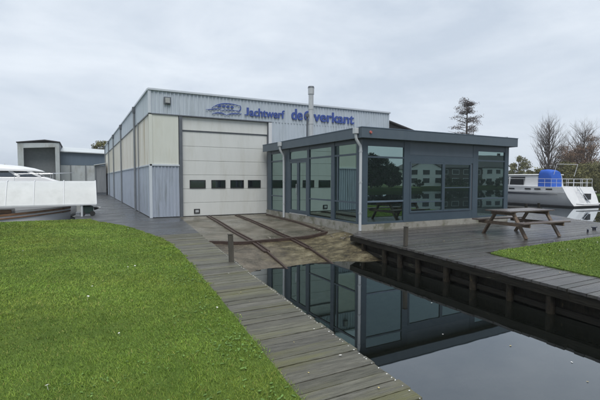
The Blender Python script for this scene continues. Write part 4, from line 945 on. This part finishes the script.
# ------------------------------------------------------------------ grass
def inside(poly, x, y):
    c = np.zeros(len(x), bool); n = len(poly)
    for i in range(n):
        (x0, y0), (x1, y1) = poly[i], poly[(i + 1) % n]
        if y0 == y1: continue
        k = ((y0 > y) != (y1 > y)) & (x < (x1 - x0) * (y - y0) / (y1 - y0) + x0); c ^= k
    return c
def grass(poly, x0, x1, y0, y1, dens, hgt, wid, z, name, label, zf=None, seed=1):
    g = np.random.default_rng(seed); X, Y = [], []
    cand = 900000
    n0 = int((x1 - x0) * (y1 - y0) * dens)
    x = g.uniform(x0, x1, n0); y = g.uniform(y0, y1, n0)
    # thin with distance from the near lawn, where blades are only a pixel wide
    d = np.hypot(x, y); keep = g.uniform(size=n0) < np.clip((2.8 / np.maximum(d, 2.8)) ** 1.35, .07, 1)
    jag = g.normal(0, .022, n0) + .05 * np.sin(7 * y + 2 * np.sin(3 * y)) * np.sin(2.3 * y)
    k = keep & inside(poly, x + jag, y + jag); x, y, d = x[k], y[k], d[k]; n = len(x)
    patch = .5 + .5 * np.sin(1.3 * x + 1.9 * np.sin(.8 * y)) * np.sin(1.7 * y + 1.3 * np.sin(1.1 * x))
    fine = .5 + .5 * np.sin(5.1 * x + 2 * np.sin(3.3 * y)) * np.sin(4.7 * y + 2 * np.sin(4.1 * x))
    tuft = .5 + .5 * np.sin(9 * x + 6 * np.sin(3.7 * y + 1)) * np.sin(8 * y + 5 * np.sin(4.3 * x)); tuft2 = .5 + .5 * np.sin(21 * x - 9 * y + 4 * np.sin(7 * y)) * np.sin(19 * y + 5 * x + 4 * np.sin(6 * x))
    h = hgt * g.uniform(.5, 1.2, n) * (.55 + .25 * patch + .2 * fine + .45 * tuft ** 2 + .35 * tuft2); w = wid * g.uniform(.7, 1.3, n) * np.clip(d / 3.0, 1, 5.5)
    zz = z + (zf(y) if zf else np.zeros(n))
    a = g.uniform(0, 2 * PI, n); l = g.normal(0, .7, (n, 2)) * h[:, None] + np.stack([.25 * h * np.sin(1.1 * y), .25 * h * np.cos(.9 * x)], 1)
    bx, by = np.cos(a) * w / 2, np.sin(a) * w / 2
    V = np.empty((n, 3, 3), np.float32)
    V[:, 0] = np.stack([x - bx, y - by, zz], 1); V[:, 1] = np.stack([x + bx, y + by, zz], 1)
    V[:, 2] = np.stack([x + l[:, 0], y + l[:, 1], zz + h], 1)
    me = bpy.data.meshes.new(name); me.vertices.add(3 * n); me.vertices.foreach_set('co', V.ravel())
    me.loops.add(3 * n); me.loops.foreach_set('vertex_index', np.arange(3 * n, dtype=np.int32))
    me.polygons.add(n); me.polygons.foreach_set('loop_start', np.arange(0, 3 * n, 3, dtype=np.int32))
    try: me.polygons.foreach_set('loop_total', np.full(n, 3, np.int32))
    except Exception: pass
    me.update(calc_edges=True); me.validate()
    ca = me.color_attributes.new('tint', 'FLOAT_COLOR', 'CORNER')
    big = .5 + .5 * np.sin(.9 * x - .7 * y + 1.7 * np.sin(.6 * x + .5 * y)); tiny = .5 + .5 * np.sin(13 * x + 3 * np.sin(9 * y)) * np.sin(11 * y + 3 * np.sin(8 * x))
    t = g.uniform(.65, 1.25, n) * (.52 + .40 * patch + .26 * fine + .10 * tiny + .16 * tuft2); yel = g.uniform(0, 1, n) ** 3 * .5 + .45 * (1 - patch) * big + .18 * fine * g.uniform(0, 1, n)
    c = np.stack([t * (1 + .55 * yel), t * (1 + .08 * yel), t * (1 - .1 * yel), np.ones(n)], 1)
    dead = g.uniform(size=n) < .035; c[dead, :3] = np.array([2.2, 1.25, 2.4]) * g.uniform(.7, 1.1, (dead.sum(), 1))
    ca.data.foreach_set('color', np.repeat(c, 3, axis=0).astype(np.float32).ravel())
    me.materials.append(M['grass'])
    o = bpy.data.objects.new(name, me); COL.objects.link(o)
    return tag(o, label, 'grass', kind='stuff')
grass(LAWN_L, -14, 2.05, 0.2, 19.2, 17000, .020, .0043, .012, 'grass', 'wide green mown lawn left of the boardwalk')
grass(LAWN_R, 7.5, 17.4, -1.0, 6.7, 6500, .021, .0058, .017, 'grass', 'green lawn patch on the right beside the deck', seed=3, zf=lambda y: -.012 * np.maximum(0, 9.9 - y))
# clover, daisies and fallen leaves
g = np.random.default_rng(5)
def flat_leaf(mb, x, y, z, s, a, tilt=.25):
    pts = []
    for k in range(7):
        b = 2 * PI * k / 7; r = s * (.55 + .45 * abs(math.cos(b / 1.0)))
        u, v = r * math.cos(b), r * .7 * math.sin(b)
        pts.append((x + u * math.cos(a) - v * math.sin(a), y + u * math.sin(a) + v * math.cos(a), z + u * tilt * .4))
    mb.add(pts, [tuple(range(7))], random.uniform(.7, 1.2))
mb = MB()
for i in range(800):
    cl = g.integers(0, 26); gx, gy = np.random.default_rng(100 + cl).uniform([-4, 2.2], [1.6, 11])
    if cl % 2: gx = interp(GRASS, gy) - abs(np.random.default_rng(300 + cl).normal(0, .25)) - .1
    x, y = gx + g.normal(0, .16), gy + g.normal(0, .16)
    if x > interp(GRASS, y) - .02: continue
    flat_leaf(mb, x, y, .022 + g.uniform(0, .02), g.uniform(.009, .02) * (1.1 if cl % 2 else .9), g.uniform(0, 6.3), .5)
tag(mb.build('clover', M['clover']), 'pale green clover patches scattered in the left lawn', 'clover', kind='stuff')
spots = []
for i in range(46):
    x, y = (g.uniform(-5, 1.7), g.uniform(2.2, 14)) if i < 34 else (g.uniform(8.4, 12.6), g.uniform(3.8, 6.3))
    if i < 34 and x > interp(GRASS, y) - .05: continue
    spots.append((x, y, i < 34))
proto = {}
for x, y, left in spots:
    if not proto:
        mb = MB()
        for k in range(9):
            a = 2 * PI * k / 9; c, s = math.cos(a), math.sin(a)
            mb.add([(0, 0, .055), (c * .008 - s * .003, s * .008 + c * .003, .057), (c * .015, s * .015, .055), (c * .008 + s * .003, s * .008 - c * .003, .057)], [(0, 1, 2, 3)])
        mb.tube([(0, 0, 0), (0, 0, .054)], .0012, 3)
        o = mb.build('daisy', M['petal']); proto['d'] = o
    else: o = proto['d'].copy(); COL.objects.link(o)
    o.location = (x, y, .004 if left else deck_z(y) + .01); o.scale = (g.uniform(.8, 1.3),) * 3; o.rotation_euler = (g.uniform(-.3, .3), g.uniform(-.3, .3), g.uniform(0, 6))
    tag(o, 'tiny white daisy in the large left lawn' if left else 'tiny white daisy in the right lawn patch', 'flower', 'daisies in the left lawn' if left else 'daisies in the right lawn')
def leaf_thing(x, y, z, s, label, group, mat='dead_leaf'):
    mb = MB(); a = random.uniform(0, 6.3); pts = []
    for k in range(10):
        b = 2 * PI * k / 10; r = s * (1 if k % 2 == 0 else .68); u, v = r * math.cos(b), r * .62 * math.sin(b)
        pts.append((u * math.cos(a) - v * math.sin(a), u * math.sin(a) + v * math.cos(a), .003 + .05 * abs(v) + random.uniform(0, .003)))
    mb.add([(0, 0, .003)] + pts, [(0, 1 + k, 1 + (k + 1) % 10) for k in range(10)])
    o = mb.build('fallen_leaf', M[mat]); o.location = (x, y, z); tag(o, label, 'leaf', group)
for i in range(12):
    y = random.uniform(2.3, 8.5); leaf_thing(random.uniform(interp(GRASS, y) + .05, interp(EDGE, y) - .08), y, .006, random.uniform(.007, .018), 'small pale fallen leaf on the left boardwalk', 'fallen leaves on the left boardwalk', random.choice(['dead_leaf', 'petal']))
for i in range(9):
    y = random.uniform(3.5, 9.5); leaf_thing(random.uniform(quay_x(y) + .1, 7.7 if y < 6.3 else 12), y, deck_z(y) + .007, random.uniform(.014, .028), 'small pale fallen leaf on the right deck', 'fallen leaves on the right deck', random.choice(['dead_leaf', 'petal']))
for i, (x, y) in enumerate(((4.43, 4.05), (4.9, 3.35), (5.1, 2.7), (4.75, 2.35), (5.4, 5.2))):
    leaf_thing(x, y, ZW + .002, random.uniform(.012, .026), 'pale leaf floating on the dark canal water', 'leaves floating on the canal', random.choice(['dead_leaf', 'petal', 'dead_leaf']))

# ------------------------------------------------------------------ damp air
hm, hnt, hP, hout = new_mat('haze'); hnt.nodes.remove(hP)
pv = hnt.nodes.new('ShaderNodeVolumePrincipled'); pv.inputs['Density'].default_value = .0008; pv.inputs['Color'].default_value = (.93, .96, 1, 1); pv.inputs['Anisotropy'].default_value = .1
hnt.links.new(pv.outputs[0], hout.inputs['Volume'])
hz = MB().box(-620, 620, -620, 620, -2.8, 14.).build('haze', hm, kind='stuff')
# ------------------------------------------------------------------ sky, sun, camera
w = bpy.data.worlds.new('World'); sc.world = w; w.use_nodes = True
nt = w.node_tree; N, L = nt.nodes, nt.links
bg = N['Background']; bg.inputs['Strength'].default_value = .1
ELEV, AZ = math.radians(62), math.radians(200)      # sun behind the camera, veiled
sky = N.new('ShaderNodeTexSky'); sky.sky_type = 'NISHITA'; sky.sun_disc = False; sky.sun_elevation = ELEV; sky.sun_rotation = AZ
sky.dust_density = 4; sky.air_density = 1.0
hs = N.new('ShaderNodeHueSaturation'); hs.inputs['Saturation'].default_value = .35; L.new(sky.outputs[0], hs.inputs['Color'])
tc = N.new('ShaderNodeTexCoord'); mp = N.new('ShaderNodeMapping'); mp.inputs['Scale'].default_value = (1.4, 1.4, 4.2); L.new(tc.outputs['Generated'], mp.inputs[0])
cn = N.new('ShaderNodeTexNoise'); cn.inputs['Scale'].default_value = 1.7; cn.inputs['Detail'].default_value = 8; cn.inputs['Roughness'].default_value = .58; cn.inputs['Distortion'].default_value = .35; L.new(mp.outputs[0], cn.inputs['Vector'])
cr = N.new('ShaderNodeValToRGB'); cr.color_ramp.elements[0].position = .32; cr.color_ramp.elements[1].position = .66
cr.color_ramp.elements[0].color = (4.1, 4.7, 5.5, 1); cr.color_ramp.elements[1].color = (5.8, 6.3, 6.9, 1); L.new(cn.outputs['Fac'], cr.inputs[0])
# unseen southern sky darkened, added to dim the windows mirrored in the water
sx = N.new('ShaderNodeSeparateXYZ'); L.new(tc.outputs['Generated'], sx.inputs[0])
def mrange(sock, a, b, c, d):
    q_ = N.new('ShaderNodeMapRange'); q_.interpolation_type = 'SMOOTHSTEP'
    for k_, v_ in zip((1, 2, 3, 4), (a, b, c, d)): q_.inputs[k_].default_value = v_
    L.new(sock, q_.inputs[0]); return q_.outputs[0]
def mul(a, b):
    q_ = N.new('ShaderNodeMath'); q_.operation = 'MULTIPLY'; L.new(a, q_.inputs[0]); L.new(b, q_.inputs[1]); return q_.outputs[0]
bank = mul(mul(mrange(sx.outputs[2], .10, .24, 0, 1), mrange(sx.outputs[2], .55, .85, 1, 0)), mrange(sx.outputs[1], .15, -.25, 0, 1))  # mask of that added dark sky band
dk = N.new('ShaderNodeMix'); dk.data_type = 'RGBA'; dk.blend_type = 'MULTIPLY'; dk.inputs[7].default_value = (.42, .45, .50, 1)
L.new(bank, dk.inputs[0]); L.new(cr.outputs[0], dk.inputs[6])
mx = N.new('ShaderNodeMix'); mx.data_type = 'RGBA'; mx.inputs[0].default_value = .9; L.new(hs.outputs[0], mx.inputs[6]); L.new(dk.outputs[2], mx.inputs[7])
L.new(mx.outputs[2], bg.inputs['Color'])
sl = bpy.data.lights.new('sun', 'SUN'); sl.energy = 1.6; sl.angle = math.radians(38); sl.color = (1, .97, .92)
so = bpy.data.objects.new('sun', sl); COL.objects.link(so)
sd_ = Vector((math.sin(AZ) * math.cos(ELEV), math.cos(AZ) * math.cos(ELEV), math.sin(ELEV)))
so.rotation_euler = sd_.to_track_quat('Z', 'Y').to_euler()

cam = bpy.data.cameras.new('camera'); co = bpy.data.objects.new('camera', cam); COL.objects.link(co); sc.camera = co
cam.sensor_width = 36; cam.lens = 412 / 600 * 36; cam.clip_end = 3000; cam.clip_start = .05
yaw, pit, roll = .4905, .0494, .002
f = Vector((math.sin(yaw) * math.cos(pit), math.cos(yaw) * math.cos(pit), -math.sin(pit))); r = Vector((math.cos(yaw), -math.sin(yaw), 0)); u = r.cross(f)
r2 = r * math.cos(roll) + u * math.sin(roll); u2 = u * math.cos(roll) - r * math.sin(roll)
m = Matrix((r2, u2, -f)).transposed().to_4x4(); m.translation = (0, 0, 1.6); co.matrix_world = m
vs = sc.view_settings; vs.view_transform = 'Standard'; vs.look = 'None'; vs.exposure = .58; vs.gamma = 1; vs.use_curve_mapping = False
sc.cycles.max_bounces = 8; sc.cycles.transparent_max_bounces = 12; sc.cycles.caustics_reflective = False; sc.cycles.caustics_refractive = False
